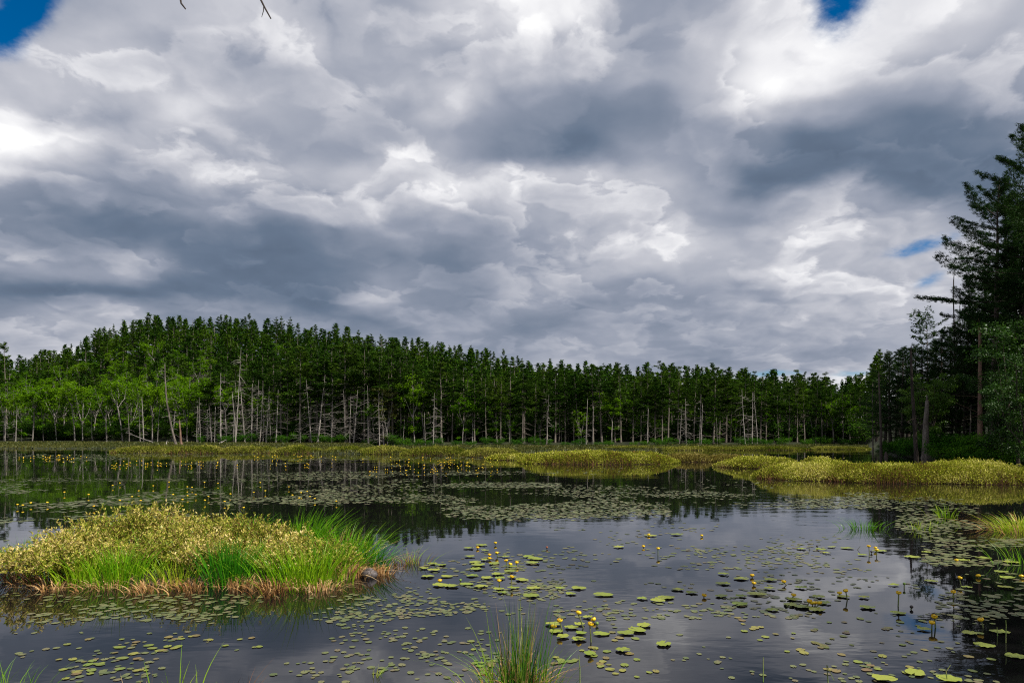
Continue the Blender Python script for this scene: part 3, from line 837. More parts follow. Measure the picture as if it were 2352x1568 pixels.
# fallen pole leaning on the wood
mb = MB(); p0 = atd(352, 178, 0.35); p1 = atd(290, 186, 3.0)
tube(mb, np.array([p0, p0 * 0.6 + p1 * 0.4 - [0, 0, 0.15], p1]), [0.13, 0.11, 0.05], 6, True)
tag(mb.obj('fallen_log', M['bark_pale'], smooth=True), 'pale fallen pole slanting down into the marsh left of the curved dead trunk', 'log')
for k, (px, d, dx_, dz_) in enumerate([(500, 150, 1.2, 1.1), (381, 138, -0.5, 1.0)]):
    mb = MB(); p0 = atd(px, d, 0.1); p1 = p0 + np.array([dx_, 1.5, dz_])
    tube(mb, np.array([p0, (p0 + p1) / 2, p1]), [0.10, 0.08, 0.03], 5, True)
    tag(mb.obj('fallen_branch', M['bark_pale']), ['bleached pole propped aslant at the foot of the bare dead trees', 'short white stick at the foot of the curved dead trunk', 'grey pole leaning left at the feet of the dead trees'][k], 'branch')

# bushes at the foot of the far wood
for i, px in enumerate(np.arange(470, 1990, 36)):
    px += R.normal(0, 8); d = dfront(px) - R.uniform(0.0, 3.5)
    x, y, _ = atd(px, d)
    place('bush', BUSHES[i % 3], (x, y, gz(x, y) - 0.05), R.uniform(0, 6.28), R.uniform(0.5, 1.05), 'low bright bush at the far shore, ' + region(px), 'bush', 'bushes along the far shore')
# shade-loving saplings deeper in the wood
stems, fol = MB(), MB()
for i in range(420):
    px = R.uniform(-60, 2010); d = dfront(px) + R.uniform(5, 26)
    x, y, _ = atd(px, d); z = gz(x, y); w_, n_ = BUSH_RAW[i % 3]; s = R.uniform(0.9, 2.3); rz = R.uniform(0, 6.28)
    stems.join(w_, off=(x, y, z), scale=s, rot=rz); fol.join(n_, off=(x, y, z), scale=s, rot=rz)
un = empty('undergrowth'); tag(un, 'shaded undergrowth inside the far wood', 'undergrowth', kind='stuff')
stems.obj('stems', M['bark_dark'], un); fol.obj('foliage', M['pine'], un)

# ------------------------------------------------------------------ right-hand wood
NP = [proto(pine_parts(400 + i, 25, cb, Rc, per_whorl=5, gap=0.95, tuft=0.32, tw=0.024, dens=16.0, qpt=8, dead=9, r0=0.3, wob=0.5, limb_sides=4), ('trunk', 'crown'), ('bark_dark', 'pine_shade_tint'))
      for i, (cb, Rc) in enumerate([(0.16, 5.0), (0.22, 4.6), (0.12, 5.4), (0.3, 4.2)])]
PA = proto(pine_parts(420, 25.5, 0.38, 6.1, per_whorl=5, gap=1.15, tuft=0.28, tw=0.019, dens=26.0, qpt=10, dead=20, r0=0.33, wob=0.5, asym=0.6, limb_sides=5, irregular=0.2, wid=0.15), ('trunk', 'crown'), ('bark_dark', 'pine_shade_tint'))
PB = proto(pine_parts(421, 25.5, 0.35, 5.0, per_whorl=5, gap=1.0, tuft=0.28, tw=0.019, dens=22.0, qpt=10, dead=20, r0=0.33, wob=0.5, asym=0.3, limb_sides=5, wid=0.18), ('trunk', 'crown'), ('bark_dark', 'pine_shade_tint'))
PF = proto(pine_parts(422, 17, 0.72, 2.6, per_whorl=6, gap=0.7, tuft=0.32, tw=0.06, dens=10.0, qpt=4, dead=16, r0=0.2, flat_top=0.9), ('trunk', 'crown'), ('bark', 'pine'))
stand('pine_tree', PA, 25.5, 2281, 62, 405, 'tall pine with long plumed limbs reaching left over the cove', 'pine tree', 'pines of the right-hand wood', rz=0, tilt=(0, 0.035))
stand('pine_tree', PB, 25.5, 2312, 66, 424, 'tall pine crowded against the long-limbed pine', 'pine tree', 'pines of the right-hand wood', rz=0, tilt=(0, -0.01))
stand('pine_tree', PA, 25.5, 2402, 56, 285, 'tallest pine, cut off by the right edge of the view', 'pine tree', 'pines of the right-hand wood', rz=0.5)
stand('pine_tree', PF, 17, 2131, 80, 741, 'slender pine with a flat open crown on a bare trunk by the cove', 'pine tree', 'pines of the right-hand wood')
RP = [(2014, 868, 118), (2032, 812, 92), (2046, 806, 84), (2058, 802, 88), (2072, 800, 80), (2086, 795, 90), (2102, 790, 84), (2118, 800, 78), (2150, 776, 82), (2166, 768, 74), (2184, 752, 78), (2202, 735, 72), (2222, 700, 70), (2236, 640, 70), (2250, 600, 74), (2330, 480, 66), (2352, 430, 60), (2345, 560, 72), (2300, 560, 76), (2270, 700, 68), (2215, 800, 68), (2160, 850, 72), (2195, 840, 70)]
for i, (px, ty, d) in enumerate(RP):
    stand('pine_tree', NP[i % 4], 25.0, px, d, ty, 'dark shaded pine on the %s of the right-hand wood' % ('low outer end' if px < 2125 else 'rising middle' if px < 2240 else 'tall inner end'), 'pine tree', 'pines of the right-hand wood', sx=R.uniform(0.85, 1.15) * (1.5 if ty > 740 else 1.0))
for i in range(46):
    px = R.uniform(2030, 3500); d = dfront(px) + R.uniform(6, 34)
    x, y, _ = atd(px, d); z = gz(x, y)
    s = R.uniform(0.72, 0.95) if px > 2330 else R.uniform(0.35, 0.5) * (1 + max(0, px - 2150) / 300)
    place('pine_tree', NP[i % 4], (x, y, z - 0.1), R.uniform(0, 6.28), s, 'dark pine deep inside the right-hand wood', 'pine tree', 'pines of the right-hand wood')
NB = [proto(broad_parts(440 + i, 13, 0.3, 3.6, leaf=0.2, per=95, limbs=6, low=12, r0=0.16), ('trunk', 'crown'), ('bark_dark', mt_)) for i, mt_ in enumerate(('broad_shade_tint', 'broad_shade_tint', 'broad_olive2'))]
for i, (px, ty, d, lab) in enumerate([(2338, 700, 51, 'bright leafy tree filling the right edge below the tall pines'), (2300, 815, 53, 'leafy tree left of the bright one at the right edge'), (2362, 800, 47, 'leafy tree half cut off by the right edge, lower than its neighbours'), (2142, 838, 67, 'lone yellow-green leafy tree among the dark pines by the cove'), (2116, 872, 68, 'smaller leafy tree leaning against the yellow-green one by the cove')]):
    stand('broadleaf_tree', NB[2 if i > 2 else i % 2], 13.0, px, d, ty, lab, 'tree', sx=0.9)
for (x, y, s_, i, lab) in [(17.0, 0.4, 0.98, 0, 'unseen pine added on the near bank to shade the loose pad raft')]:  # pine out of view, added to throw shade on the raft of pads
    place('pine_tree', NP[i], (x, y, gz(x, y) - 0.1), 0.6, s_, lab, 'pine tree')
RS = [(2025, 1039, 864, 0.16, 'bark_dark', 'dark bare pole standing in the cove water', 16), (2043, 1033, 1011, 0.13, 'bark_pale', 'short grey stub in the cove beside the dark pole', 0),
      (2106, 1047, 804, 0.19, 'bark_dark', 'dark bare trunk leaning slightly left by the cove', 24), (2128, 1044, 918, 0.36, 'bark', 'thick grey trunk broken off at mid height by the cove', 3),
      (2186, 1038, 831, 0.17, 'bark', 'thin grey bare trunk left of the reddish trunk', 18), (2251, 1047, 744, 0.24, 'bark_red', 'tall reddish bare trunk with short broken limbs in front of the right-hand wood', 16),
      (2196, 1040, 640, 0.11, 'bark_dark', 'very tall thin bare pole left of the long-limbed pine', 14), (2205, 1040, 700, 0.09, 'bark_dark', 'second thin bare pole, shorter, beside the very tall one', 8), (2299, 1044, 1001, 0.18, 'bark_pale', 'short pale stump at the edge of the right-hand wood', 0),
      (2005, 1030, 880, 0.10, 'bark', 'slender grey dead tree at the mouth of the cove', 20), (2340, 1046, 900, 0.10, 'bark', 'thin grey stem under the leafy trees at the right edge', 6), (2228, 1043, 940, 0.09, 'bark', 'thin low grey stem between the grey and the reddish trunk', 10)]
for i, (px, by, ty, r_, mt, lab, nb) in enumerate(RS):
    d = (CAM - 0.35) * F / (by - HZ)
    x, y, _ = atd(px, d); z = gz(x, y)
    H = (HZ - ty) / F * d + CAM - z
    a_, b_ = snag_parts(500 + i, H, r_, max(nb, 1), min(2.0, 0.25 * H), lean=-0.03 if i in (2, 0) else R.normal(0, 0.008), zmin=0.2, droop=0.1, sub=False)
    pr = proto((a_, b_), ('trunk', 'crown'), (mt, mt)) if nb else proto((a_,), ('trunk',), (mt,), (True,))
    place('dead_tree', pr, (x, y, z - 0.1), 0, 1.0, lab, 'dead tree', 'bare trunks of the right-hand wood')
for i in range(44):
    px = R.uniform(2015, 2420); d = dfront(px) + R.uniform(-1.0, 4)
    x, y, _ = atd(px, d)
    place('bush', BUSHES[i % 3], (x, y, gz(x, y) - 0.05), R.uniform(0, 6.28), R.uniform(0.35, 0.8), 'low shaded bush along the bank of the right-hand wood', 'bush', 'bushes along the right bank')

# ------------------------------------------------------------------ marsh flats and shrub mounds
n = 70000
px = R.uniform(-60, 1995, n); lo = np.interp(px, MFX, MF0) + 0.6; hi = np.minimum(np.interp(px, MFB, MB1) - 0.6, dfront(px) + 1)
tt = R.random(n) ** 1.6; d = lo + (hi - lo) * tt
x = (px - CX) / F * d; z = ground_h(x, d)
hgt = (0.10 + 0.35 * fbm(x * 0.25, d * 0.25, 21) ** 2) * (0.7 + 0.6 * R.random(n))
P = np.stack([x, d, z + hgt * 0.5 * R.uniform(0.5, 1.3, n)], 1)
Uv = np.stack([R.normal(0, 0.35, n), R.normal(0, 0.35, n), np.ones(n)], 1) * (hgt * 0.6)[:, None]
an = R.normal(0, 0.9, n)
Wv = np.stack([np.cos(an), np.sin(an), np.zeros(n)], 1) * (0.06 + 0.06 * R.random(n))[:, None] * (d / 100)[:, None]
mb = MB(); leaves(mb, P, Uv, Wv)
tag(mb.obj('marsh_sedge', M['marsh']), 'flat olive marsh sedge in front of the far trees', 'marsh sedge', kind='stuff')


def mound(px0, px1, pyf, pyt, depth, label, mat='mound', dens=1.0, seed=1, zoff=0.0):
    g = np.random.default_rng(seed)
    d0 = CAM * F / (pyf - HZ); yc = d0 + depth / 2
    a = (px1 - px0) / F * yc / 2 * 1.02; xc = ((px0 + px1) / 2 - CX) / F * yc; b = depth / 2
    Hm = (CAM - (pyt - HZ) / F * (d0 + depth * 0.45)) * 0.86
    o = empty('shrub_mound', (xc, yc, 0.0)); tag(o, label, 'shrub mound', 'low shrub mounds in the pond')
    L = max(0.055, d0 * 0.0021)
    n = int(dens * 5.0 * (2 * a * Hm + 2 * a * b * 0.8) / (L * L * 0.45)); n = min(n, 46000)
    th = g.uniform(0, 2 * PI, n); rr = np.sqrt(g.random(n))
    edge = 1 + 0.30 * (fbm(3 + 2.2 * np.cos(th), 3 + 2.2 * np.sin(th), seed + 40) - 0.5) * 2
    x = a * rr * np.cos(th) * edge; y = b * rr * np.sin(th) * edge

    def hs(x, y, rr): return Hm * (1 - np.clip(rr, 0, 1) ** 4) ** 0.6 * (1 - 0.22 * np.clip(np.abs(x) / a, 0, 1) ** 2) * (0.34 + 0.60 * fbm((x + xc) * 0.6, (y + yc) * 0.6, seed, 3) + 0.34 * fbm((x + xc) * 2.6, (y + yc) * 2.6, seed + 9, 3)) + 0.05
    h = hs(x, y, rr)
    kk = np.where(g.random(n) < 0.55, 1 + g.normal(-0.05, 0.09, n), g.uniform(0.12, 1.0, n))
    z = h * np.clip(kk, 0.05, 1.2)
    P = np.stack([x, y, z], 1) + g.normal(0, 0.02, (n, 3))
    out = np.stack([np.cos(th) * rr * 0.5, np.sin(th) * rr * 0.5, 0.9 * np.ones(n)], 1)
    D = unit(out + g.normal(0, 0.5, (n, 3)))
    Wd = unit(np.cross(D, g.normal(0, 1, (n, 3))))
    l = L * g.uniform(0.6, 1.3, n)[:, None]
    f = MB(); leaves(f, P, D * l * 0.62, Wd * l * 0.27)
    f.obj('foliage', M[mat], o)
    n2 = int(min(n / 14, 2500))
    th = g.uniform(0, 2 * PI, n2); rr = np.sqrt(g.uniform(0.35, 1.0, n2)); x = a * rr * np.cos(th); y = b * rr * np.sin(th)
    s = MB(); blades(s, np.stack([x, y, np.full(n2, -0.05)], 1), hs(x, y, rr) * g.uniform(0.6, 1.25, n2) + 0.05, np.stack([np.cos(th), np.sin(th)], 1) * g.uniform(-0.05, 0.3, n2)[:, None], 0.006 + d0 * 0.00012, 0.0, 3, g)
    s.obj('stems', M['stem_red'], o)
    # added dark hull of twigs, toned like the shadow inside, stops see-through
    k = 28; r_ = MB(); rows = []
    for j in range(7):
        q_ = j / 6.0; an = np.arange(k) / k * 2 * PI
        xx = a * 0.93 * q_ * np.cos(an); yy_ = b * 0.93 * q_ * np.sin(an)
        rows.append(np.stack([xx, yy_, hs(xx, yy_, np.full(k, q_)) * 0.55 * (1 - q_ ** 6) - 0.15 * q_ ** 6], 1))
    v = np.concatenate(rows); ii = np.arange(6)[:, None]; jj = np.arange(k)[None, :]
    r_.add(v, np.stack([ii * k + jj, (ii + 1) * k + jj, (ii + 1) * k + (jj + 1) % k, ii * k + (jj + 1) % k], -1).reshape(-1, 4))
    r_.obj('dark_twig_hull', M['twig_core'], o, smooth=True)
    return o


mound(1196, 1534, 1067, 1029, 8.0, 'big rounded yellow-green shrub mound in the middle of the pond', 'mound', 1.0, 11)
mound(1120, 1250, 1057, 1038, 5.0, 'small shrub mound joined to the left end of the big middle mound', 'mound', 1.0, 12)
mound(1526, 1632, 1061, 1037, 5.0, 'small round brownish mound right of the big middle mound', 'mound_brown', 1.0, 13)
mound(1630, 1720, 1062, 1040, 5.0, 'low mound behind the gap left of the long right-hand island', 'mound_brown', 1.0, 14)
mound(1655, 1832, 1076, 1042, 4.0, 'shrub mound at the left tip of the long right-hand island', 'mound', 1.0, 15)
mound(1842, 1908, 1080, 1044, 3.0, 'small shrub hump peeping over the long right-hand island', 'mound', 1.0, 16)
mound(1742, 2050, 1105, 1055, 4.2, 'left third of the long golden shrub island', 'mound', 1.0, 17)
mound(1890, 2200, 1111, 1054, 4.6, 'middle part of the long golden shrub island', 'mound', 1.0, 18)
mound(2090, 2350, 1113, 1047, 4.8, 'tall golden shrub mound ending the long island at the right', 'mound', 1.0, 19)
for i, (a0, a1, f_, t_, lab) in enumerate([(262, 405, 1040, 1021, 'leftmost olive mound at the tip of the marsh strip'), (385, 525, 1042, 1019, 'olive mound below the curved dead trunk'), (505, 640, 1041, 1021, 'olive mound below the bare grey dead trees'), (620, 738, 1042, 1020, 'olive mound left of the small water gap in the marsh strip'),
                                           (742, 842, 1041, 1023, 'low olive mound right of the small water gap in the marsh strip'), (825, 945, 1043, 1022, 'olive mound straight below the brownish leafy tree'), (930, 1078, 1046, 1021, 'broad olive mound below the forked leafy tree'), (1062, 1196, 1050, 1025, 'olive mound next to the big middle mound'),
                                           (1385, 1540, 1033, 1024, 'far low mound behind the big middle mound'), (1490, 1705, 1034, 1024, 'long far mound behind the small brownish mound'), (1640, 1865, 1034, 1024, 'long far mound behind the left tip of the long island'), (1850, 1992, 1032, 1025, 'farthest thin mound reaching to the cove')]):
    mound(a0, a1, f_, t_, 7.0, lab, 'mound_far', 0.8, 30 + i)

# ------------------------------------------------------------------ near island
isl_c = np.array([-4.65, 11.35]); ia, ib = 3.05, 1.62
k = 40; rows = []
for j in range(7):
    q_ = j / 6.0; an = np.arange(k) / k * 2 * PI
    wob = 1 + 0.12 * (vnoise(4 + 2.5 * np.cos(an), 4 + 2.5 * np.sin(an), 77) - 0.5) * 2
    xx = ia * q_ * np.cos(an) * wob; yy_ = ib * q_ * np.sin(an) * wob
    rows.append(np.stack([isl_c[0] + xx, isl_c[1] + yy_, 0.14 * (1 - q_ ** 3) - 0.12 * q_ ** 4 + 0.06 * vnoise(xx * 3, yy_ * 3, 5)], 1))
v = np.concatenate(rows); ii = np.arange(6)[:, None]; jj = np.arange(k)[None, :]
mb = MB(); mb.add(v, np.stack([ii * k + jj, (ii + 1) * k + jj, (ii + 1) * k + (jj + 1) % k, ii * k + (jj + 1) % k], -1).reshape(-1, 4))
tag(mb.obj('island_ground', M['peat'], smooth=True), kind='structure')


def shrub_parts(seed, H=0.95, Rr=0.55, nst=62, per=34, leaf=0.048):
    g = np.random.default_rng(seed); st_, lf = MB(), MB()
    Ps, Ds = [], []
    for i in range(nst):
        an = g.uniform(0, 2 * PI); r_ = Rr * math.sqrt(g.random()); h = H * g.uniform(0.55, 1.05) * (1 - 0.35 * (r_ / Rr) ** 2)
        b = np.array([math.cos(an), math.sin(an), 0]) * r_ * 0.45
        e = np.array([math.cos(an) * r_ * 1.25, math.sin(an) * r_ * 1.25, h]) + np.append(g.normal(0, 0.05, 2), 0)
        s = np.linspace(0, 1, 5)[:, None]
        cv = b * (1 - s) + e * s + np.append(g.normal(0, 0.05, 2), 0.08) * np.sin(s * PI)
        tube(st_, cv, 0.0045 * (1 - 0.6 * s[:, 0]), 3)
        for tw in range(3):
            if tw == 0: c2 = cv
            else:
                q_ = g.uniform(0.35, 0.75); bb = np.array([np.interp(q_, s[:, 0], cv[:, m_]) for m_ in range(3)])
                e2 = bb + np.append(g.normal(0, 0.12, 2), g.uniform(0.12, 0.3))
                c2 = bb * (1 - s) + e2 * s; tube(st_, c2, 0.003 * (1 - 0.5 * s[:, 0]), 3)
            m_n = per if tw == 0 else per // 2
            q_ = g.uniform(0.25 if tw == 0 else 0.1, 1.0, m_n)
            P = np.stack([np.interp(q_, s[:, 0], c2[:, m_]) for m_ in range(3)], 1)
            ax = unit(c2[-1] - c2[0]); rd = g.normal(0, 1, (m_n, 3)); rd = unit(rd - (rd @ ax)[:, None] * ax)
            D = unit(ax * g.uniform(0.3, 1.0, (m_n, 1)) + rd * 0.8 + np.array([0, 0, 0.2]))
            Ps.append(P + D * leaf * 0.5); Ds.append(D)
    P = np.concatenate(Ps); D = np.concatenate(Ds); n = len(P)
    Wd = unit(np.cross(D, g.normal(0, 1, (n, 3))))
    l = leaf * g.uniform(0.45, 1.35, n)[:, None]
    leaves(lf, P, D * l * 0.55, Wd * l * 0.21)
    return st_, lf


SHR = [proto(shrub_parts(600 + i, H_, r_), ('stems', 'foliage'), ('stem_red', 'shrub'), (False, False)) for i, (H_, r_) in enumerate([(0.95, 0.55), (0.80, 0.6), (0.65, 0.5)])]


def on_island(px, py, zg=0.10):
    p = at(px, py, zg); return p


# shrubs: column, row of the foot, row of the top
SHL = [(40, 1318, 1255, 2, 'lowest pale shrub at the left tip of the near island'), (105, 1322, 1238, 2, 'low shrub next to the left tip of the near island'), (160, 1300, 1205, 1, 'shrub on the left shoulder of the near island'), (215, 1285, 1178, 1, 'shrub left of the pale crest shrub on the near island'),
       (300, 1275, 1152, 0, 'palest tallest shrub at the crest of the near island'), (375, 1270, 1150, 0, 'pale crest shrub right of the tallest on the near island'), (440, 1275, 1172, 0, 'shrub between the crest and the middle of the near island'), (505, 1280, 1180, 1, 'shrub at the middle of the near island, behind the dark sedge'),
       (560, 1285, 1172, 0, 'shrub right of the middle of the near island'), (625, 1290, 1195, 1, 'shrub left of the tall arching sedge on the near island'), (690, 1300, 1222, 1, 'shrub in front of the tall arching sedge on the near island'), (240, 1302, 1235, 1, 'front shrub left of the big green tuft on the near island'),
       (345, 1302, 1230, 1, 'front shrub behind the big green tuft on the near island'), (445, 1302, 1235, 1, 'front shrub left of the dark sedge on the near island'), (590, 1302, 1245, 2, 'front shrub right of the dark sedge on the near island'), (170, 1312, 1258, 2, 'low front shrub near the left end of the near island'), (655, 1308, 1248, 2, 'low front shrub above the tan straw at the right of the near island'), (755, 1300, 1240, 2, 'small shrub among the sedge at the right of the near island'), (495, 1310, 1215, 1, 'yellowish shrub just above the dark sedge of the near island'), (400, 1300, 1195, 0, 'leafy shrub in the heart of the near island')]
for i, (px, by, ty, v_, lab) in enumerate(SHL):
    p_ = on_island(px, by); H0 = (0.95, 0.80, 0.65)[v_]
    H = CAM - 0.1 - (ty - HZ) / F * p_[1]
    place('leatherleaf_shrub', SHR[v_], (p_[0], p_[1], 0.02), R.uniform(0, 6.28), (1.0, 0.95, H / H0 * 1.12), lab, 'shrub', 'shrubs on the near island')


def tuft(px, by, H, n, spread, lean, width, droop, mat, label, kind='sedge_tuft', cat='sedge', r0=0.12, seed=0, extra=None, group=None, zg=0.03, hv=0.35, d=None):
    g = np.random.default_rng(seed + 700)
    p_ = at(px, by, zg)
    o = empty(kind, (p_[0], p_[1], zg)); tag(o, label, cat, group)
    b = np.append(g.normal(0, 1, (n, 2)) * r0, np.zeros((n, 1)), 1); b[:, 2] = -0.05
    h = H * g.uniform(1 - hv, 1.05, n)
    Ld = np.array(lean)[None, :] * H + g.normal(0, spread * H, (n, 2)) + b[:, :2] * 0.8
    f = MB(); blades(f, b, h, Ld, width * g.uniform(0.6, 1.2, n), droop * g.uniform(0.3, 1.3, n), 5, g)
    f.obj('blades', M[mat], o)
    if extra:
        m_, mat2, H2, sp2, dr2 = extra
        b = np.append(g.normal(0, 1, (m_, 2)) * r0 * 1.15, np.zeros((m_, 1)), 1); b[:, 2] = -0.03
        f = MB(); blades(f, b, H2 * g.uniform(0.5, 1.2, m_), g.normal(0, sp2, (m_, 2)) + b[:, :2] * 1.5 + np.array([0, -0.05]), width * g.uniform(0.7, 1.3, m_), dr2, 4, g)
        f.obj('dead_blades', M[mat2], o)
    return o


GI = 'sedge tufts on the near island'
ex = (60, 'dead_grass', 0.22, 0.14, 0.6)
tuft(700, 1285, 1.08, 347, 0.16, (0.26, 0.0), 0.0078, 0.22, 'sedge', 'tall bright sedge arching to the right at the back of the near island', r0=0.17, seed=1, group=GI)
tuft(800, 1300, 0.86, 322, 0.24, (0.16, 0), 0.0078, 0.25, 'sedge', 'bright green sedge spraying right at the right end of the near island', r0=0.22, seed=2, extra=(120, 'dead_grass', 0.36, 0.12, 0.2), group=GI)
tuft(855, 1305, 0.60, 99, 0.30, (0.35, 0), 0.0078, 0.3, 'sedge_dark', 'fine sedge leaning out over the water at the right end of the near island', r0=0.12, seed=3, group=GI)
tuft(275, 1336, 0.66, 260, 0.17, (0.02, -0.04), 0.0078, 0.12, 'sedge', 'big bright green tuft at the front left of the near island', r0=0.2, seed=4, group=GI)
tuft(528, 1336, 0.78, 235, 0.15, (0.03, -0.04), 0.0078, 0.1, 'sedge_dark', 'dark green upright tuft at the front middle of the near island', r0=0.15, seed=5, group=GI)
tuft(75, 1290, 0.55, 105, 0.2, (-0.1, 0), 0.0078, 0.15, 'sedge_dark', 'dark sedge behind the left tip of the near island', r0=0.2, seed=6, group=GI)
tuft(710, 1337, 0.66, 285, 0.17, (0.05, -0.04), 0.0078, 0.08, 'sedge_yellow', 'yellow-green tuft at the front right of the near island', r0=0.24, seed=7, group=GI)
tuft(580, 1215, 0.45, 93, 0.2, (0.05, 0), 0.0078, 0.15, 'sedge', 'grass tips showing behind the middle shrubs of the near island', r0=0.2, seed=8, group=GI)
tuft(470, 1230, 0.5, 80, 0.2, (-0.02, 0), 0.0078, 0.15, 'sedge', 'grass tips showing behind the crest shrubs of the near island', r0=0.2, seed=9, group=GI)
tuft(190, 1334, 0.52, 136, 0.14, (0.0, -0.02), 0.0078, 0.1, 'sedge_yellow', 'yellow-green blades left of the big green tuft of the near island', r0=0.18, seed=10, group=GI)
tuft(640, 1333, 0.58, 148, 0.16, (0.0, -0.02), 0.0078, 0.1, 'sedge', 'green blades between the dark tuft and the yellow-green tuft of the near island', r0=0.2, seed=11, group=GI)
tuft(410, 1334, 0.45, 124, 0.14, (0.0, -0.02), 0.0078, 0.1, 'sedge_yellow', 'short yellow-green blades left of the dark tuft of the near island', r0=0.2, seed=12, group=GI)
tuft(150, 1325, 0.5, 68, 0.18, (-0.05, -0.02), 0.0078, 0.12, 'sedge', 'thin green blades at the left end of the near island', r0=0.2, seed=13, group=GI)
for i, (px, by, H, lab) in enumerate([(350, 1292, 0.78, 'tall thin blades poking through the crest shrubs of the near island'), (425, 1305, 0.70, 'thin blades among the shrubs left of the dark tuft of the near island'), (470, 1322, 0.60, 'green blades between shrub and dark tuft on the near island'), (595, 1318, 0.66, 'green blades right behind the dark tuft of the near island'), (610, 1290, 0.74, 'thin blades between the middle shrubs of the near island'), (240, 1312, 0.64, 'thin blades behind the big green tuft of the near island'), (125, 1305, 0.60, 'thin blades among the left shrubs of the near island'), (340, 1325, 0.56, 'green blades right of the big green tuft of the near island'), (760, 1318, 0.70, 'dense blades joining the two right-hand tufts of the near island')]):
    tuft(px, by, H, 70, 0.13, (0.03, 0), 0.0075, 0.1, ['sedge', 'sedge_yellow', 'sedge_dark'][i % 3], lab, r0=0.18, seed=120 + i, group=GI)
for i, (px, by, H, lab) in enumerate([(345, 1262, 0.86, 'dry pinkish stalks standing in the crest shrubs of the near island'), (430, 1285, 0.74, 'dry stalks standing between the crest and the dark tuft of the near island'), (590, 1288, 0.70, 'dry stalks in the middle shrubs of the near island'), (650, 1310, 0.62, 'dry stalks behind the yellow-green tuft of the near island'), (200, 1300, 0.62, 'dry stalks in the left shrubs of the near island'), (745, 1275, 0.66, 'dry stalks between the two arching sedges of the near island')]):
    tuft(px, by, H, 90, 0.10, (0.02, 0), 0.0065, 0.05, 'dead_grass', lab, 'dry_stalks', 'dry grass', 0.22, 140 + i, None, 'dry stalks on the near island')
GD = 'dead straw round the near island'
for i, (px, by, H, n_, sp_, r_, ln, lab) in enumerate([(250, 1348, 0.26, 200, 0.35, 0.26, (-0.2, -0.35), 'long tan straw combed left under the big green tuft'), (330, 1350, 0.28, 170, 0.3, 0.22, (0.0, -0.4), 'reddish straw hanging to the water in front of the big green tuft'), (450, 1346, 0.30, 150, 0.35, 0.25, (-0.3, -0.3), 'straw under the short yellow-green blades of the near island'),
                                                   (540, 1348, 0.36, 230, 0.35, 0.25, (0.2, -0.35), 'arching tan straw right below the dark tuft'), (640, 1350, 0.38, 230, 0.32, 0.28, (0.1, -0.35), 'thick orange straw at the front of the near island, right of the dark tuft'), (725, 1347, 0.34, 200, 0.3, 0.24, (0.1, -0.3), 'pale straw below the yellow-green tuft'),
                                                   (810, 1325, 0.42, 260, 0.22, 0.22, (0.1, -0.15), 'upright bleached straw at the right end of the near island'), (860, 1312, 0.36, 180, 0.25, 0.18, (0.2, -0.1), 'bleached straw above the dark lump'), (130, 1345, 0.26, 110, 0.3, 0.26, (-0.1, -0.3), 'brown straw at the left end of the near island'), (55, 1335, 0.24, 90, 0.3, 0.25, (-0.1, -0.2), 'dark straw at the left tip of the near island')]):
    tuft(px + (12 if i % 2 else -10), by + (3 if i % 3 else -4), H * R.uniform(0.75, 1.15), int(n_ * 0.55), sp_ * 0.7, (ln[0] * 0.8, ln[1] * 0.55), 0.0085, 0.6, 'dead_grass', lab, 'straw_clump', 'straw', r_ * 0.62, 40 + i, None, GD)
for i, (px, by, H, n_, lab) in enumerate([(905, 1296, 0.26, 45, 'russet sprigs nearest the bleached straw'), (935, 1292, 0.20, 40, 'russet sprigs trailing off the right tip of the near island'), (962, 1290, 0.26, 22, 'last few green-tipped sprigs at the right tip of the near island'), (25, 1322, 0.25, 60, 'russet twigs at the far left tip of the near island')]):
    tuft(px, by, H, n_, 0.25, (0.08, 0), 0.005, 0.05, 'stem_red', lab, 'sprig_clump', 'sprigs', 0.10, 60 + i, (14, 'sedge_yellow', 0.26, 0.05, 0.0), 'sprigs on the near island')
# dark lump at the island's right end
mb = MB(); bm_n = 12
vv = []
for j in range(9):
    f_ = PI * j / 8
    for i in range(bm_n):
        a = 2 * PI * i / bm_n; r_ = 0.115 * (0.8 + 0.4 * vnoise(np.array([3 + 1.3 * math.cos(a) * math.sin(f_)]), np.array([3 + 1.3 * math.sin(a) + j * 0.3]), 8)[0])
        vv.append((r_ * 1.2 * math.sin(f_) * math.cos(a), r_ * math.sin(f_) * math.sin(a), r_ * 0.8 * math.cos(f_)))
mb.add(vv, [[j * bm_n + i, j * bm_n + (i + 1) % bm_n, (j + 1) * bm_n + (i + 1) % bm_n, (j + 1) * bm_n + i] for j in range(8) for i in range(bm_n)])
o = mb.obj('rock', M['stone'], smooth=True); p_ = at(848, 1318, 0.05); o.location = (p_[0], p_[1], 0.05)
tag(o, 'dark grey lump in the water at the right end of the near island', 'rock')

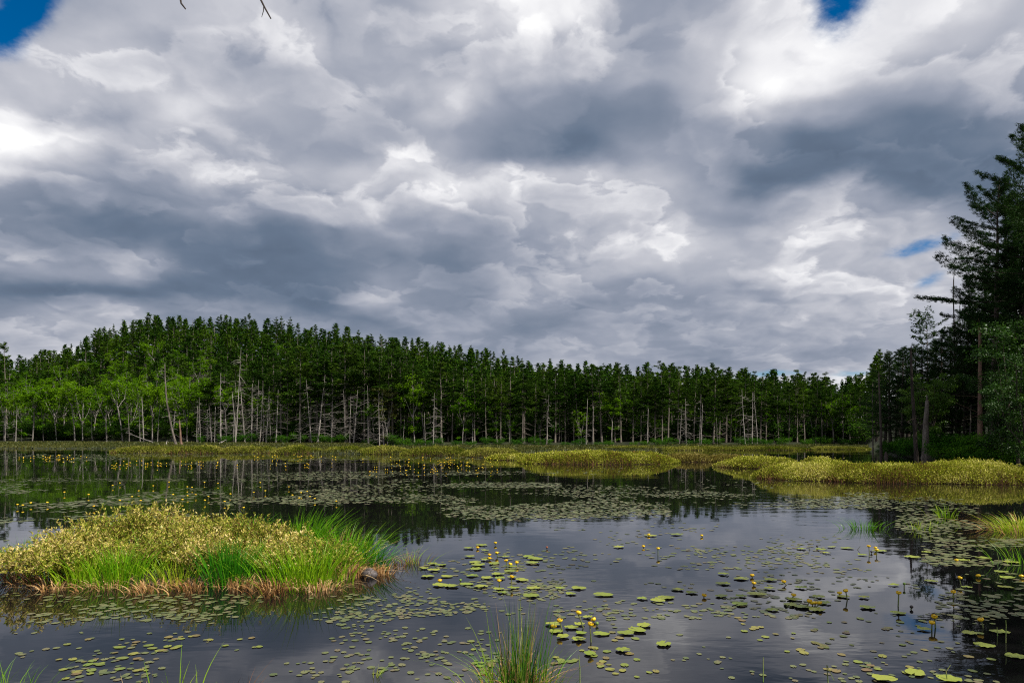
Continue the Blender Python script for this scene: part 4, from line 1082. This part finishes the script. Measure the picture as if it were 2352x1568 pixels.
# ------------------------------------------------------------------ other grass
tuft(1195, 1590, 0.90, 190, 0.075, (0.02, 0), 0.0048, 0.07, 'sedge_mixed', 'tall upright sedge clump at the bottom edge, nearest the shore', r0=0.085, seed=80, extra=(260, 'dead_grass', 0.30, 0.10, 0.35), hv=0.58)
tuft(1150, 1585, 0.50, 70, 0.28, (-0.25, 0.05), 0.0042, 0.35, 'sedge', 'thin blades bending left out of the bottom sedge clump', r0=0.10, seed=81)
tuft(1240, 1580, 0.46, 60, 0.28, (0.25, 0.05), 0.0042, 0.3, 'sedge', 'thin blades bending right out of the bottom sedge clump', r0=0.10, seed=82)
tuft(1110, 1600, 0.24, 70, 0.3, (-0.2, 0.1), 0.0045, 0.5, 'dead_grass', 'brown dead blades on the left of the bottom sedge clump', 'straw_clump', 'straw', r0=0.10, seed=83)
tuft(18, 1600, 0.40, 45, 0.22, (0.05, 0), 0.004, 0.2, 'sedge', 'fine grass in the bottom left corner', r0=0.12, seed=84)
tuft(400, 1620, 0.42, 14, 0.12, (0.04, 0), 0.006, 0.0, 'sedge_yellow', 'a few upright blades at the bottom edge below the near island', r0=0.10, seed=85)
tuft(325, 1625, 0.34, 7, 0.10, (-0.02, 0), 0.005, 0.0, 'dead_grass', 'reddish dry blades at the bottom edge, left of the upright green ones', r0=0.06, seed=86)
tuft(560, 1625, 0.38, 12, 0.25, (0.35, 0), 0.005, 0.05, 'stem_red', 'brown dry blades leaning right at the bottom edge', r0=0.05, seed=87)
tuft(475, 1620, 0.24, 12, 0.2, (0.0, 0), 0.005, 0.1, 'sedge', 'short green blades between the dry ones at the bottom edge', r0=0.12, seed=88)
tuft(865, 1545, 0.16, 9, 0.5, (0.25, 0.2), 0.004, 0.4, 'sedge_yellow', 'lone pale sprig floating left of the bottom sedge clump', r0=0.02, seed=89)
tuft(1985, 1212, 0.34, 110, 0.3, (0.0, 0), 0.006, 0.25, 'sedge', 'small spreading grass tuft in the open water right of the middle', r0=0.22, seed=90)
tuft(2170, 1186, 0.40, 45, 0.22, (0.0, 0), 0.008, 0.1, 'sedge_yellow', 'bright grass sprig in front of the golden island reflection', r0=0.16, seed=91)
tuft(2115, 1214, 0.30, 24, 0.3, (0.1, 0), 0.007, 0.1, 'sedge_yellow', 'small yellow-green sprig between the two water grass tufts', r0=0.12, seed=92)
tuft(2345, 1218, 0.50, 220, 0.2, (-0.15, 0), 0.007, 0.2, 'sedge_yellow', 'large yellow-green grass tuft at the right edge of the pond', r0=0.3, seed=93, extra=(90, 'dead_grass', 0.4, 0.25, 0.3))
tuft(2352, 1290, 0.40, 40, 0.2, (0.0, 0), 0.006, 0.1, 'sedge', 'dark blades at the right edge below the large grass tuft', r0=0.15, seed=94)
tuft(1895, 1098, 0.5, 60, 0.2, (0.0, 0), 0.012, 0.1, 'sedge', 'green blades at the waterline of the long golden island', r0=0.2, seed=95)
REEDS = [((1903, 1570), [(0, 0), (-0.015, 0.17), (0.05, 0.03)], 'bent reed folded into a sharp corner at the lower right'), ((2290, 1299), [(0, 0), (0.03, 0.10), (0.0, 0.24)], 'bent white-green reed stalk on the dark water at the right'), ((2324, 1290), [(0, 0), (0.01, 0.08)], 'short reed stalk right of the bent white-green one'),
         ((1753, 1565), [(0, 0), (0.0, 0.15), (0.0, 0.22)], 'thin upright reed stalk at the bottom right of the middle'), ((1332, 1590), [(0, 0), (0.0, 0.2), (-0.01, 0.32)], 'thin upright stalk right of the bottom sedge clump'), ((1860, 1262), [(0, 0), (-0.02, 0.10)], 'tiny dark forked stalk in the open water'), ((1965, 1262), [(0, 0), (0.06, 0.03), (0.09, 0.07)], 'small dark leaning leaf stalk in the open water'),
         ((2310, 1475), [(0, 0), (0.005, 0.18), (0.0, 0.24)], 'thin green stalk on the dark reflection at the right'), ((2292, 1460), [(0, 0), (-0.01, 0.10)], 'short green stalk left of the thin one on the dark reflection'), ((2178, 1562), [(0, 0), (-0.02, 0.08), (0.02, 0.14)], 'small sprig by the big pad at the bottom right')]
for (px, py), pts, lab in REEDS:
    b = at(px, py, 0); mb = MB(); P = np.array([[b[0] + a, b[1], z] for a, z in pts]); P[0, 2] = -0.05
    tube(mb, P, np.linspace(0.006, 0.003, len(P)), 5)
    tag(mb.obj('reed_stalk', M['reed_dark' if 'dark' in lab[:14] else 'reed']), lab, 'reed')
mb = MB(); p_ = at(2035, 1052, 0)
tube(mb, np.array([p_ + [0, 0, -0.1], p_ + [0.03, 0, 0.25], p_ + [-0.02, 0, 0.5], p_ + [0.03, 0, 0.62]]), [0.2, 0.16, 0.11, 0.04], 7, True)
tag(mb.obj('stump', M['bark_dark'], smooth=True), 'small dark stump standing in the water behind the long golden island', 'stump')

# ------------------------------------------------------------------ lily pads
def pad_geo(mb, P, r, rot, asp, k=12, curl=0.15, g=R, z=0.006):
    n = len(P); r = np.asarray(r) * np.ones(n); asp = np.asarray(asp) * np.ones(n)
    nt = 0.16
    a = np.linspace(nt, 2 * PI - nt, k)[None, :]
    rad = r[:, None] * (1 + g.normal(0, 0.025, (n, k)))
    xx = np.cos(a) * rad * asp[:, None]; yy_ = np.sin(a) * rad
    zz_ = z + np.abs(g.normal(0, 1, (n, k))) * r[:, None] * curl * 0.10 + 0 * xx
    cx_ = 0.28 * r * asp; c, s = np.cos(rot), np.sin(rot)
    def w(px, py, pz): return np.stack([P[:, 0:1] + px * c[:, None] - py * s[:, None], P[:, 1:2] + px * s[:, None] + py * c[:, None], P[:, 2:3] + pz], -1)
    ring = w(xx, yy_, zz_); cen = w(cx_[:, None] * 0.4, 0 * cx_[:, None], np.full((n, 1), z))
    v = np.concatenate([cen, ring], 1).reshape(-1, 3)
    b = (np.arange(n) * (k + 1))[:, None]; j = np.arange(k - 1)[None, :]
    mb.add(v, None, np.stack([b + 0 * j, b + 1 + j, b + 2 + j], -1).reshape(-1, 3))


def free_of_island(x, y):
    return (((x - isl_c[0]) / (ia * 1.03)) ** 2 + ((y - isl_c[1]) / (ib * 1.05)) ** 2 > 1)


def scatter(px0, px1, py0, py1, n, thr, sc, seed, slant=0.0, sx=1.0):
    """n spots in that stretch of water, kept where the drift pattern is dense"""
    m_ = n * 9
    px = R.uniform(px0, px1, m_); py = R.uniform(py0, py1, m_)
    d = CAM * F / (py - HZ); x = (px - CX) / F * d
    f = fbm(x * sc * sx, d * sc, seed, 4) + R.normal(0, 0.035, m_)
    fade = np.minimum(np.minimum(px - px0, px1 - px) / (0.12 * (px1 - px0)), np.minimum(py - py0, py1 - py) / (0.16 * (py1 - py0)))
    ok = (R.random(m_) < 0.35 * sstep((f - 0.10 * (1 - np.clip(fade, 0, 1)) - thr + 0.02) / 0.16)) & free_of_island(x, d)
    x, d, px, py = x[ok][:n], d[ok][:n], px[ok][:n], py[ok][:n]
    return np.stack([x, d, np.zeros(len(x))], 1), px, py


mb = MB()
BANDS = [(-20, 640, 1040, 1052, 900, 0.46, 0.12, 1, .11, 2.4), (-20, 330, 1046, 1062, 500, 0.48, 0.12, 2, .11, 1.8), (320, 900, 1058, 1069, 420, 0.50, 0.14, 3, .10, 1.8), (560, 1160, 1046, 1058, 520, 0.49, 0.12, 4, .11, 2.2), (940, 1200, 1048, 1062, 300, 0.46, 0.12, 5, .11, 2.0), (880, 1160, 1060, 1082, 460, 0.47, 0.18, 6, .09, 1.5),
         (430, 1290, 1082, 1120, 2100, 0.44, 0.20, 7, .075, 1.2), (-20, 520, 1090, 1205, 1500, 0.49, 0.30, 8, .07, 1.0), (480, 800, 1105, 1190, 900, 0.48, 0.3, 9, .07, 1.0), (730, 1540, 1112, 1196, 3300, 0.43, 0.30, 10, .06, 1.0), (1380, 2040, 1124, 1168, 1100, 0.47, 0.28, 11, .06, 1.1), (1900, 2250, 1140, 1175, 320, 0.47, 0.3, 111, .06, 1.0),
         (2060, 2370, 1165, 1235, 480, 0.46, 0.4, 12, .055, 1.0), (2120, 2370, 1225, 1300, 420, 0.46, 0.5, 13, .05, 1.0), (1240, 1700, 1068, 1090, 40, 0.5, 0.2, 14, .08, 1.0), (1560, 1900, 1100, 1126, 50, 0.5, 0.2, 141, .07, 1.0),
         (880, 2050, 1200, 1330, 420, 0.50, 0.5, 15, .045, 1.0), (1250, 2352, 1250, 1420, 420, 0.50, 0.6, 16, .04, 1.0), (-10, 900, 1362, 1432, 420, 0.48, 0.7, 17, .036, 1.0), (-20, 900, 1205, 1262, 120, 0.5, 0.7, 171, .045, 1.0), (900, 1300, 1330, 1420, 420, 0.46, 0.8, 172, .032, 1.0), (2150, 2370, 1300, 1420, 120, 0.48, 0.7, 173, .045, 1.0), (760, 1150, 1405, 1566, 170, 0.46, 1.0, 174, .03, 1.0), (20, 830, 1450, 1566, 110, 0.50, 1.1, 175, .03, 1.0), (1300, 2300, 1400, 1566, 150, 0.48, 1.0, 176, .028, 1.0)]
for (a0, a1, b0, b1, n_, th_, sc_, sd_, r_, al) in BANDS:
    P, _, _ = scatter(a0, a1, b0, b1, n_, th_, sc_, sd_)
    n = len(P)
    if n == 0: continue
    near = b1 > 1200
    pad_geo(mb, P, r_ * R.uniform(0.55, 1.25, n), R.uniform(0, 6.28, n), R.uniform(1.0, 1.35, n), 9 if near else 6, 0.4 if near else 0.9, z=0.004)
tag(mb.obj('lily_pads', M['pad_far']), 'drifts of countless small floating pads across the pond', 'lily pads', kind='stuff')

# individual small pads nearest the shore
SP_LABEL = [(0, 700, 'small oval pad floating at the bottom left, below the near island'), (700, 1130, 'small oval pad floating left of the bottom sedge clump'), (1130, 1560, 'small oval pad among the bigger pads by the bottom sedge clump'), (1560, 1960, 'small oval pad in the bottom water between the sedge clump and the folded reed'), (1960, 2400, 'small oval pad at the bottom right, beside the dark reflection')]
spv = []
for i in range(10):
    q_ = MB(); pad_geo(q_, np.zeros((1, 3)), 0.036, np.zeros(1), R.uniform(1.05, 1.45), 14, 0.35, z=0.005); spv.append(q_.mesh('small_pad', M['pad_small']))
small = [scatter(60, 820, 1455, 1568, 75, 0.50, 1.1, 51), scatter(780, 1140, 1420, 1568, 85, 0.47, 1.1, 52), scatter(1270, 1560, 1480, 1568, 45, 0.45, 1.2, 53), scatter(1350, 1980, 1400, 1568, 60, 0.50, 1.0, 54), scatter(1850, 2300, 1400, 1568, 35, 0.50, 1.0, 55)]
cnt = 0
for P, px, py in small:
    for p_, qx in zip(P, px):
        o = bpy.data.objects.new('small_pad', spv[cnt % 10]); C.objects.link(o)
        o.location = (p_[0], p_[1], 0); o.rotation_euler = (0, 0, R.uniform(0, 6.28)); s = R.uniform(0.6, 1.25); o.scale = (s, s, 1)
        lab = next(l for a, b, l in SP_LABEL if a <= qx < b)
        tag(o, lab, 'lily pad', 'small pads near the shore'); cnt += 1

bpv = []
for i in range(10):
    q_ = MB(); pad_geo(q_, np.zeros((1, 3)), 0.5, np.zeros(1), R.uniform(1.15, 1.45), 22, 0.14, z=0.009); bpv.append(q_.mesh('yellow_lily_pad', M['pad']))
BPA = [(400, 568, 95), (455, 578, 100), (345, 600, 85), (410, 612, 110), (370, 655, 130), (500, 655, 115), (455, 715, 140), (530, 722, 130), (630, 708, 105), (730, 723, 135), (850, 741, 105), (950, 735, 105), (880, 765, 90), (1085, 735, 120), (1070, 788, 155), (1270, 735, 100), (1395, 735, 130), (1340, 773, 100), (1560, 780, 155), (645, 463, 100), (735, 442, 110), (757, 478, 70), (655, 520, 90), (900, 521, 70), (760, 543, 85), (690, 558, 120), (710, 578, 130), (695, 605, 115), (820, 567, 110), (950, 588, 75), (845, 639, 120), (930, 621, 110), (670, 650, 100), (770, 665, 110), (860, 668, 100), (940, 660, 90), (1010, 679, 120), (1055, 520, 110), (1100, 535, 150), (1080, 563, 150), (830, 602, 65),
       (1455, 932, 90), (1220, 980, 130), (1345, 1003, 120), (1240, 1030, 130), (1410, 1040, 105), (1285, 1065, 120), (1395, 1083, 135), (1545, 1046, 125), (1400, 980, 100), (1835, 988, 140), (1790, 1022, 160), (1710, 1040, 140), (1970, 1115, 150), (1695, 1157, 140), (1470, 1182, 125),
       (2065, 745, 105), (2160, 765, 110), (1985, 800, 140), (1930, 820, 140), (1825, 805, 100), (1880, 378, 130), (2060, 370, 120), (1665, 455, 100)]
BPB = [(770, 585, 90), (980, 572, 75), (905, 590, 90), (950, 615, 75), (1095, 580, 100), (1205, 628, 90), (1325, 600, 130), (215, 765, 105), (340, 798, 130), (210, 833, 130), (545, 868, 110), (550, 805, 130), (200, 922, 120), (340, 922, 100), (450, 908, 160), (330, 980, 160), (565, 1020, 115), (690, 985, 140), (780, 1000, 150), (880, 1020, 150), (890, 927, 120), (1065, 925, 120), (1215, 930, 100), (1240, 1003, 145), (1455, 1042, 120), (720, 945, 150), (930, 970, 130), (765, 862, 110), (1425, 842, 90), (1560, 643, 150), (1665, 610, 100), (1690, 815, 120), (2060, 650, 150), (1920, 665, 110), (2225, 860, 115), (1640, 1158, 120), (1945, 858, 90), (2070, 1275, 170), (1965, 1188, 140), (2180, 1180, 160), (2290, 1353, 180), (1575, 1468, 200), (1360, 1512, 210), (1820, 1515, 210), (2190, 748, 110), (2235, 790, 130), (2260, 680, 150)]
big = [(857.5 + a * .3385, 1102.5 + b * .3385, w * .3385) for a, b, w in BPA] + [(1592.5 + a * .3229, 1071.9 + b * .3229, w * .3229) for a, b, w in BPB]
for i, (px, py, w) in enumerate(big):
    p_ = at(px, py, 0); d = p_[1]; wd = w / F * d
    rz = R.choice([0, PI]) + R.normal(0, 0.5)
    o = bpy.data.objects.new('yellow_lily_pad', bpv[i % 10]); C.objects.link(o)
    s = min(wd / 1.3, 0.26) * 0.82; o.location = (p_[0], p_[1], 0.002 + 0.0012 * (i % 4)); o.rotation_euler = (R.normal(0, 0.012), R.normal(0, 0.012), rz); o.scale = (s, s, 1)
    if px < 1260 and py < 1430: lab = 'large round pad in the pad cluster right of the near island'
    elif px < 1560 and py > 1400: lab = 'large pad among the yellow flowers by the bottom sedge clump'
    elif px < 1560: lab = 'large pad drifting alone in the middle of the open water'
    elif py > 1530: lab = 'large oval pad at the bottom edge, right of the folded reed'
    elif px < 1960 and py > 1300: lab = 'large dull pad in the loose raft at the right of the open water'
    elif px < 2080: lab = 'large pad far out on the right of the open water'
    else: lab = 'large pad on the dark reflection at the right'
    tag(o, lab, 'lily pad', 'large pads of the yellow pond lily')

# ------------------------------------------------------------------ yellow pond lilies
def bloom_mesh(g, r=0.026, opened=0.6, mat='petal'):
    mb = MB(); ns = 6
    for i in range(ns):
        a0 = i * 2 * PI / ns + (0.15 if i % 2 else 0); rr = r * (1.0 if i % 2 else 0.9)
        us = np.linspace(-0.62, 0.62, 5); vs = np.linspace(0, 1, 6)
        rows = []
        for v_ in vs:
            ph = v_ * (PI * (0.86 - 0.18 * opened))
            wid = math.sin(min(1, v_ * 0.9 + 0.12) * PI * 0.62) ** 0.6
            rad = rr * math.sin(ph) * 1.05 + rr * 0.08; h = rr * 0.95 * (1 - math.cos(ph)) * 0.85
            rows.append([(rad * math.cos(a0 + u_ * wid), rad * math.sin(a0 + u_ * wid), h + 0.06 * rr * abs(u_)) for u_ in us])
        v = np.array(rows).reshape(-1, 3)
        mb.add(v, [[a * 5 + b, a * 5 + b + 1, (a + 1) * 5 + b + 1, (a + 1) * 5 + b] for a in range(5) for b in range(4)])
    return mb.mesh('bloom', M[mat], True)


def disc_mesh(r=0.013, h=0.034):
    mb = MB(); tube(mb, np.array([[0, 0, h * 0.3], [0, 0, h * 0.8], [0, 0, h], [0, 0, h * 1.05]]), [r * 0.6, r * 0.7, r, r * 0.8], 10, True)
    return mb.mesh('stigma_disc', M['stigma'], True)


def ball_mesh(r, mat):
    mb = MB(); k = 10; rows = []
    for j in range(8):
        f_ = PI * j / 7; an = np.arange(k) / k * 2 * PI
        rows.append(np.stack([r * math.sin(f_) * np.cos(an), r * math.sin(f_) * np.sin(an), np.full(k, r * (1 - math.cos(f_)) * 0.95)], 1))
    v = np.concatenate(rows)
    mb.add(v, [[j * k + i, j * k + (i + 1) % k, (j + 1) * k + (i + 1) % k, (j + 1) * k + i] for j in range(7) for i in range(k)])
    return mb.mesh('bud', M[mat], True)


BLM = [bloom_mesh(R, 0.027, o_) for o_ in (0.3, 0.6, 1.0)]; DISC = disc_mesh()
BUD = {'bud': ball_mesh(0.02, 'bud'), 'rust': ball_mesh(0.022, 'rust'), 'seedpod': ball_mesh(0.022, 'seedpod')}


def lily(hx, hy, bx, by, label, typ='flower', group='yellow pond lilies', s=1.0):
    b = at(bx, by, 0); d = b[1]
    hz = max(0.012, CAM - (hy - HZ) / F * d - 0.022); hxw = (hx - CX) / F * d
    o = empty('pond_lily', (b[0], b[1], 0)); tag(o, label, 'pond lily', group)
    st_ = MB(); dxx = hxw - b[0]
    pts = np.array([[0, 0, -0.12], [0, 0, 0], [dxx * 0.45, 0, hz * 0.5], [dxx, 0, hz + 0.004]])
    tube(st_, pts, [0.008, 0.008, 0.0075, 0.0075], 7); st_.obj('stem', M['stalk'], o, True)
    if typ == 'flower':
        q_ = bpy.data.objects.new('bloom', BLM[int(R.integers(0, 3))]); C.objects.link(q_); q_.parent = o; q_.location = (dxx, 0, hz); q_.rotation_euler = (R.normal(0, 0.15), R.normal(0, 0.15) + dxx * 1.2, R.uniform(0, 6)); q_.scale = (s,) * 3
        w_ = bpy.data.objects.new('stigma_disc', DISC); C.objects.link(w_); w_.parent = q_
    else:
        q_ = bpy.data.objects.new('bud', BUD[typ]); C.objects.link(q_); q_.parent = o; q_.location = (dxx, 0, hz)
    return o


def c5(a, b): return 857.5 + a * .3385, 1102.5 + b * .3385
def c6(a, b): return 1592.5 + a * .3229, 1071.9 + b * .3229
NEAR = [(c5, 828, 423, 826, 440, 'small lily highest and farthest in the pad cluster right of the near island'), (c5, 707, 463, 707, 466, 'lily lying on the far left pads of the cluster right of the near island'), (c5, 838, 491, 845, 517, 'leaning lily near the back of the pad cluster right of the near island'), (c5, 787, 508, 788, 516, 'lily low on the water left of the leaning one in the pad cluster'),
        (c5, 788, 534, 788, 540, 'lowest of the lilies at the back left of the pad cluster'), (c5, 903, 543, 903, 577, 'short-stemmed small lily left of the widest orange bloom in the pad cluster'), (c5, 927, 567, 927, 582, 'widest orange bloom sitting low in the pad cluster'), (c5, 973, 556, 970, 582, 'lily just right of the widest orange bloom in the pad cluster'), (c5, 939, 652, 935, 715, 'lily on the longest stem at the front of the pad cluster'),
        (c5, 853, 678, 856, 712, 'orange lily on a pale stem at the front of the pad cluster'), (c5, 452, 678, 452, 694, 'single yellow bloom at the left end of the pad cluster, beside the island tip'), (c5, 591, 682, 591, 690, 'green bud floating between the left pads of the cluster', 'bud'), (c5, 1178, 460, 1178, 466, 'rust-red bud alone in the open water', 'rust'),
        (c5, 1868, 369, 1868, 378, 'small yellow lily on the far pads in the middle of the open water'), (c5, 1833, 452, 1833, 458, 'small yellow bloom flat on the far pads in the middle of the open water'), (c5, 1931, 461, 1931, 508, 'reddish bloom on an upright stem alone in the middle of the open water'), (c5, 2228, 373, 2236, 384, 'little lily with a bent stem far out in the open water'), (c5, 2243, 787, 2243, 795, 'orange bloom floating alone, left of the loose raft'),
        (c5, 1391, 897, 1425, 1002, 'largest foreground lily on a long stem slanting to the right'), (c5, 1265, 948, 1283, 1024, 'foreground lily left of the largest, on a shorter stem'), (c5, 1220, 998, 1220, 1010, 'foreground bloom low on the water next to the bottom sedge clump'), (c5, 1498, 942, 1498, 962, 'foreground lily half open behind the upright one'), (c5, 1470, 972, 1477, 1097, 'foreground lily on a thick upright stem with its reflection below'), (c5, 1518, 983, 1518, 988, 'small green bud right of the foreground lilies', 'bud'),
        (c6, 1249, 562, 1252, 620, 'tall lily, left of a trio far out at the right'), (c6, 1296, 573, 1300, 596, 'middle lily of the trio far out at the right'), (c6, 1304, 589, 1303, 628, 'lowest lily of the trio far out at the right'), (c6, 1267, 609, 1267, 614, 'dark little bud below the trio of lilies', 'seedpod'), (c6, 881, 570, 881, 575, 'dark bud far out, left of the trio of lilies', 'seedpod'), (c6, 1868, 664, 1868, 674, 'yellow bloom at the edge of the dark reflection, level with the far pads'),
        (c6, 418, 776, 420, 786, 'shaded lily at the back left of the loose raft'), (c6, 430, 835, 430, 842, 'orange bloom floating at the left of the loose raft'), (c6, 643, 813, 662, 840, 'shaded lily nodding left on a bent stem in the loose raft'), (c6, 711, 908, 704, 935, 'small shaded lily in the middle of the loose raft'), (c6, 825, 951, 807, 994, 'shaded lily leaning right, leftmost of four in the loose raft'), (c6, 849, 974, 849, 986, 'low bloom second of four in the loose raft'), (c6, 866, 966, 866, 984, 'low bloom third of four in the loose raft'), (c6, 900, 965, 863, 1002, 'lily leaning right on a slanted stem, rightmost of four in the loose raft'),
        (c6, 1041, 901, 1041, 912, 'low bloom on a pad just left of a tall upright lily'), (c6, 1085, 879, 1095, 946, 'tall upright lily right of the loose raft, reflected below'), (c6, 1461, 893, 1457, 992, 'tallest lily at the right, rising straight above a dull pad'), (c6, 1552, 1007, 1548, 1012, 'dark pod lying on the water right of the tallest lily', 'seedpod'), (c6, 1848, 885, 1850, 932, 'lily on a straight stem at the edge of the dark reflection'), (c6, 1894, 787, 1902, 838, 'orange lily on a leaning stem at the edge of the dark reflection'),
        (c6, 2030, 777, 2030, 788, 'yellow bloom low on the dark reflection'), (c6, 2333, 774, 2333, 790, 'yellow bloom at the extreme right edge of the water'), (c6, 1715, 1060, 1722, 1142, 'taller of two upright lilies before the dark reflection'), (c6, 1697, 1105, 1696, 1162, 'shorter of two upright lilies before the dark reflection'), (c6, 2048, 1084, 2062, 1142, 'lily leaning left on the dark reflection above the big pad'), (c6, 1500, 828, 1500, 862, 'green bud on a short stem behind the tallest lily', 'bud')]
for nf in NEAR:
    fn, hx, hy, bx, by, lab = nf[:6]
    h = fn(hx, hy); b = fn(bx, by)
    lily(h[0], h[1], b[0], b[1], lab, nf[6] if len(nf) > 6 else 'flower', s=1.12)
C4 = [(334, 200), (720, 193), (1061, 149), (1131, 154), (971, 172), (996, 175), (622, 152), (585, 165), (1317, 200), (1350, 150), (1376, 193), (1194, 209), (1165, 248), (1063, 242), (1016, 212), (1080, 222), (947, 238), (972, 218), (685, 223), (621, 242), (487, 272), (730, 243), (118, 267), (90, 264), (160, 255), (245, 253), (1517, 215), (1593, 196), (1562, 202), (1608, 222), (1745, 246), (1632, 233), (1552, 230), (1265, 280), (1498, 172), (877, 148), (795, 167), (460, 212), (898, 212)]
for i, (a, b) in enumerate(C4):
    hx, hy = .4427 * a, 1041.3 + .4427 * b
    d = CAM * F / (hy + 5 - HZ)
    by = HZ + CAM * F / (CAM * F / (hy - HZ) * 0.955)
    lily(hx, hy, hx, by, 'yellow lily among the pads behind the near island, ' + ('left of the crest shrub' if hx < 260 else 'behind the crest shrubs' if hx < 520 else 'towards the arching sedge'), s=1.15)
# far lilies: a few pixels each
me_far = []
for i in range(3):
    f = MB(); k = 8; hh = 0.07 + 0.05 * i; rows = []
    for j in range(6):
        f_ = PI * j / 5; an = np.arange(k) / k * 2 * PI
        rows.append(np.stack([0.062 * math.sin(f_) * np.cos(an), 0.062 * math.sin(f_) * np.sin(an), np.full(k, hh + 0.055 * (1 - math.cos(f_)))], 1))
    f.add(np.concatenate(rows), [[j * k + q_, j * k + (q_ + 1) % k, (j + 1) * k + (q_ + 1) % k, (j + 1) * k + q_] for j in range(5) for q_ in range(k)])
    tube(f, np.array([[0, 0, -0.05], [0, 0, hh * 0.5], [0, 0, hh + 0.01]]), 0.011, 5)
    me = f.mesh('pond_lily', M['petal'], True); me.materials.append(M['stalk'])
    mi = np.zeros(len(me.polygons), np.int32); mi[40:] = 1; me.polygons.foreach_set('material_index', mi)
    me_far.append(me)
FARB = [(0, 220, 1047, 1056, 24, 'tiny far yellow lily on the pad drift at the left edge'), (190, 560, 1060, 1072, 36, 'tiny far yellow lily on the pad streak below the curved dead trunk'), (560, 790, 1046, 1052, 18, 'tiny far yellow lily on the thin pad streak near the marsh strip'), (590, 800, 1064, 1074, 8, 'tiny far yellow lily on the streak left of the densest flower patch'), (780, 1160, 1050, 1088, 76, 'tiny far yellow lily in the densest flower patch, left of the big middle mound')]
cnt = 0
for a0, a1, b0, b1, n_, lab in FARB:
    for i in range(n_):
        px = R.triangular(a0, (a0 + a1) / 2 + 60 if a0 == 780 else (a0 + a1) / 2, a1); py = R.uniform(b0, b1)
        p_ = at(px, py + 2, 0)
        o = bpy.data.objects.new('pond_lily', me_far[cnt % 3]); C.objects.link(o); o.location = tuple(p_); s = R.uniform(0.48, 0.75) * p_[1] / 52.0; o.scale = (s, s, s)
        tag(o, lab, 'pond lily', 'yellow pond lilies'); cnt += 1

# ------------------------------------------------------------------ twigs of an overhanging tree
for i, (pts, lab, side) in enumerate([([(545, -260), (575, -60), (592, -14), (608, 18), (622, 43)], 'longer bare twig hanging down into the top of the view', (606, 12, 601, 40)), ([(395, -300), (408, -90), (413, -10), (416, 8), (426, 21)], 'short forked bare twig hanging at the top, left of the longer one', (414, 0, 419, -14))]):
    D_ = 3.2; mb = MB()
    dj = [D_ - 0.06 * j for j in range(len(pts))]; P = np.array([[(a - CX) / F * e, e, CAM - (b - HZ) / F * e] for e, (a, b) in zip(dj, pts)])
    tube(mb, P, np.linspace(0.007, 0.0028, len(P)), 6, True)
    a, b, c_, e_ = side
    q0 = np.array([(a - CX) / F * (D_ - .15), D_ - 0.15, CAM - (b - HZ) / F * (D_ - .15)]); q1 = np.array([(c_ - CX) / F * (D_ - .18), D_ - 0.18, CAM - (e_ - HZ) / F * (D_ - .18)])
    tube(mb, np.array([q0, (q0 + q1) / 2 + [0.003, 0, 0], q1]), [0.0022, 0.002, 0.001], 5)
    tag(mb.obj('bare_twig', M['bark_dark']), lab, 'twig')

# ------------------------------------------------------------------ camera and render settings
cam = bpy.data.cameras.new('camera'); co = bpy.data.objects.new('camera', cam); C.objects.link(co)
cam.sensor_width = 36.0; cam.lens = 24.0; cam.shift_y = (HZ - 784.0) / 2352.0
cam.clip_start = 0.05; cam.clip_end = 6000
co.location = (0, 0, CAM); co.rotation_euler = (PI / 2, 0, 0)
sc = bpy.context.scene
sc.camera = co
sc.render.engine = 'CYCLES'
sc.view_settings.view_transform = 'Standard'; sc.view_settings.look = 'None'
sc.view_settings.exposure = 0.12; sc.view_settings.gamma = 1.0
cy = sc.cycles
cy.max_bounces = 5; cy.diffuse_bounces = 2; cy.glossy_bounces = 3; cy.transmission_bounces = 3; cy.transparent_max_bounces = 4
cy.caustics_reflective = False; cy.caustics_refractive = False
cy.pixel_filter_type = 'BLACKMAN_HARRIS'; cy.filter_width = 1.15
cy.use_denoising = False
try:
    cy.denoiser = 'OPENIMAGEDENOISE'
except Exception:
    pass
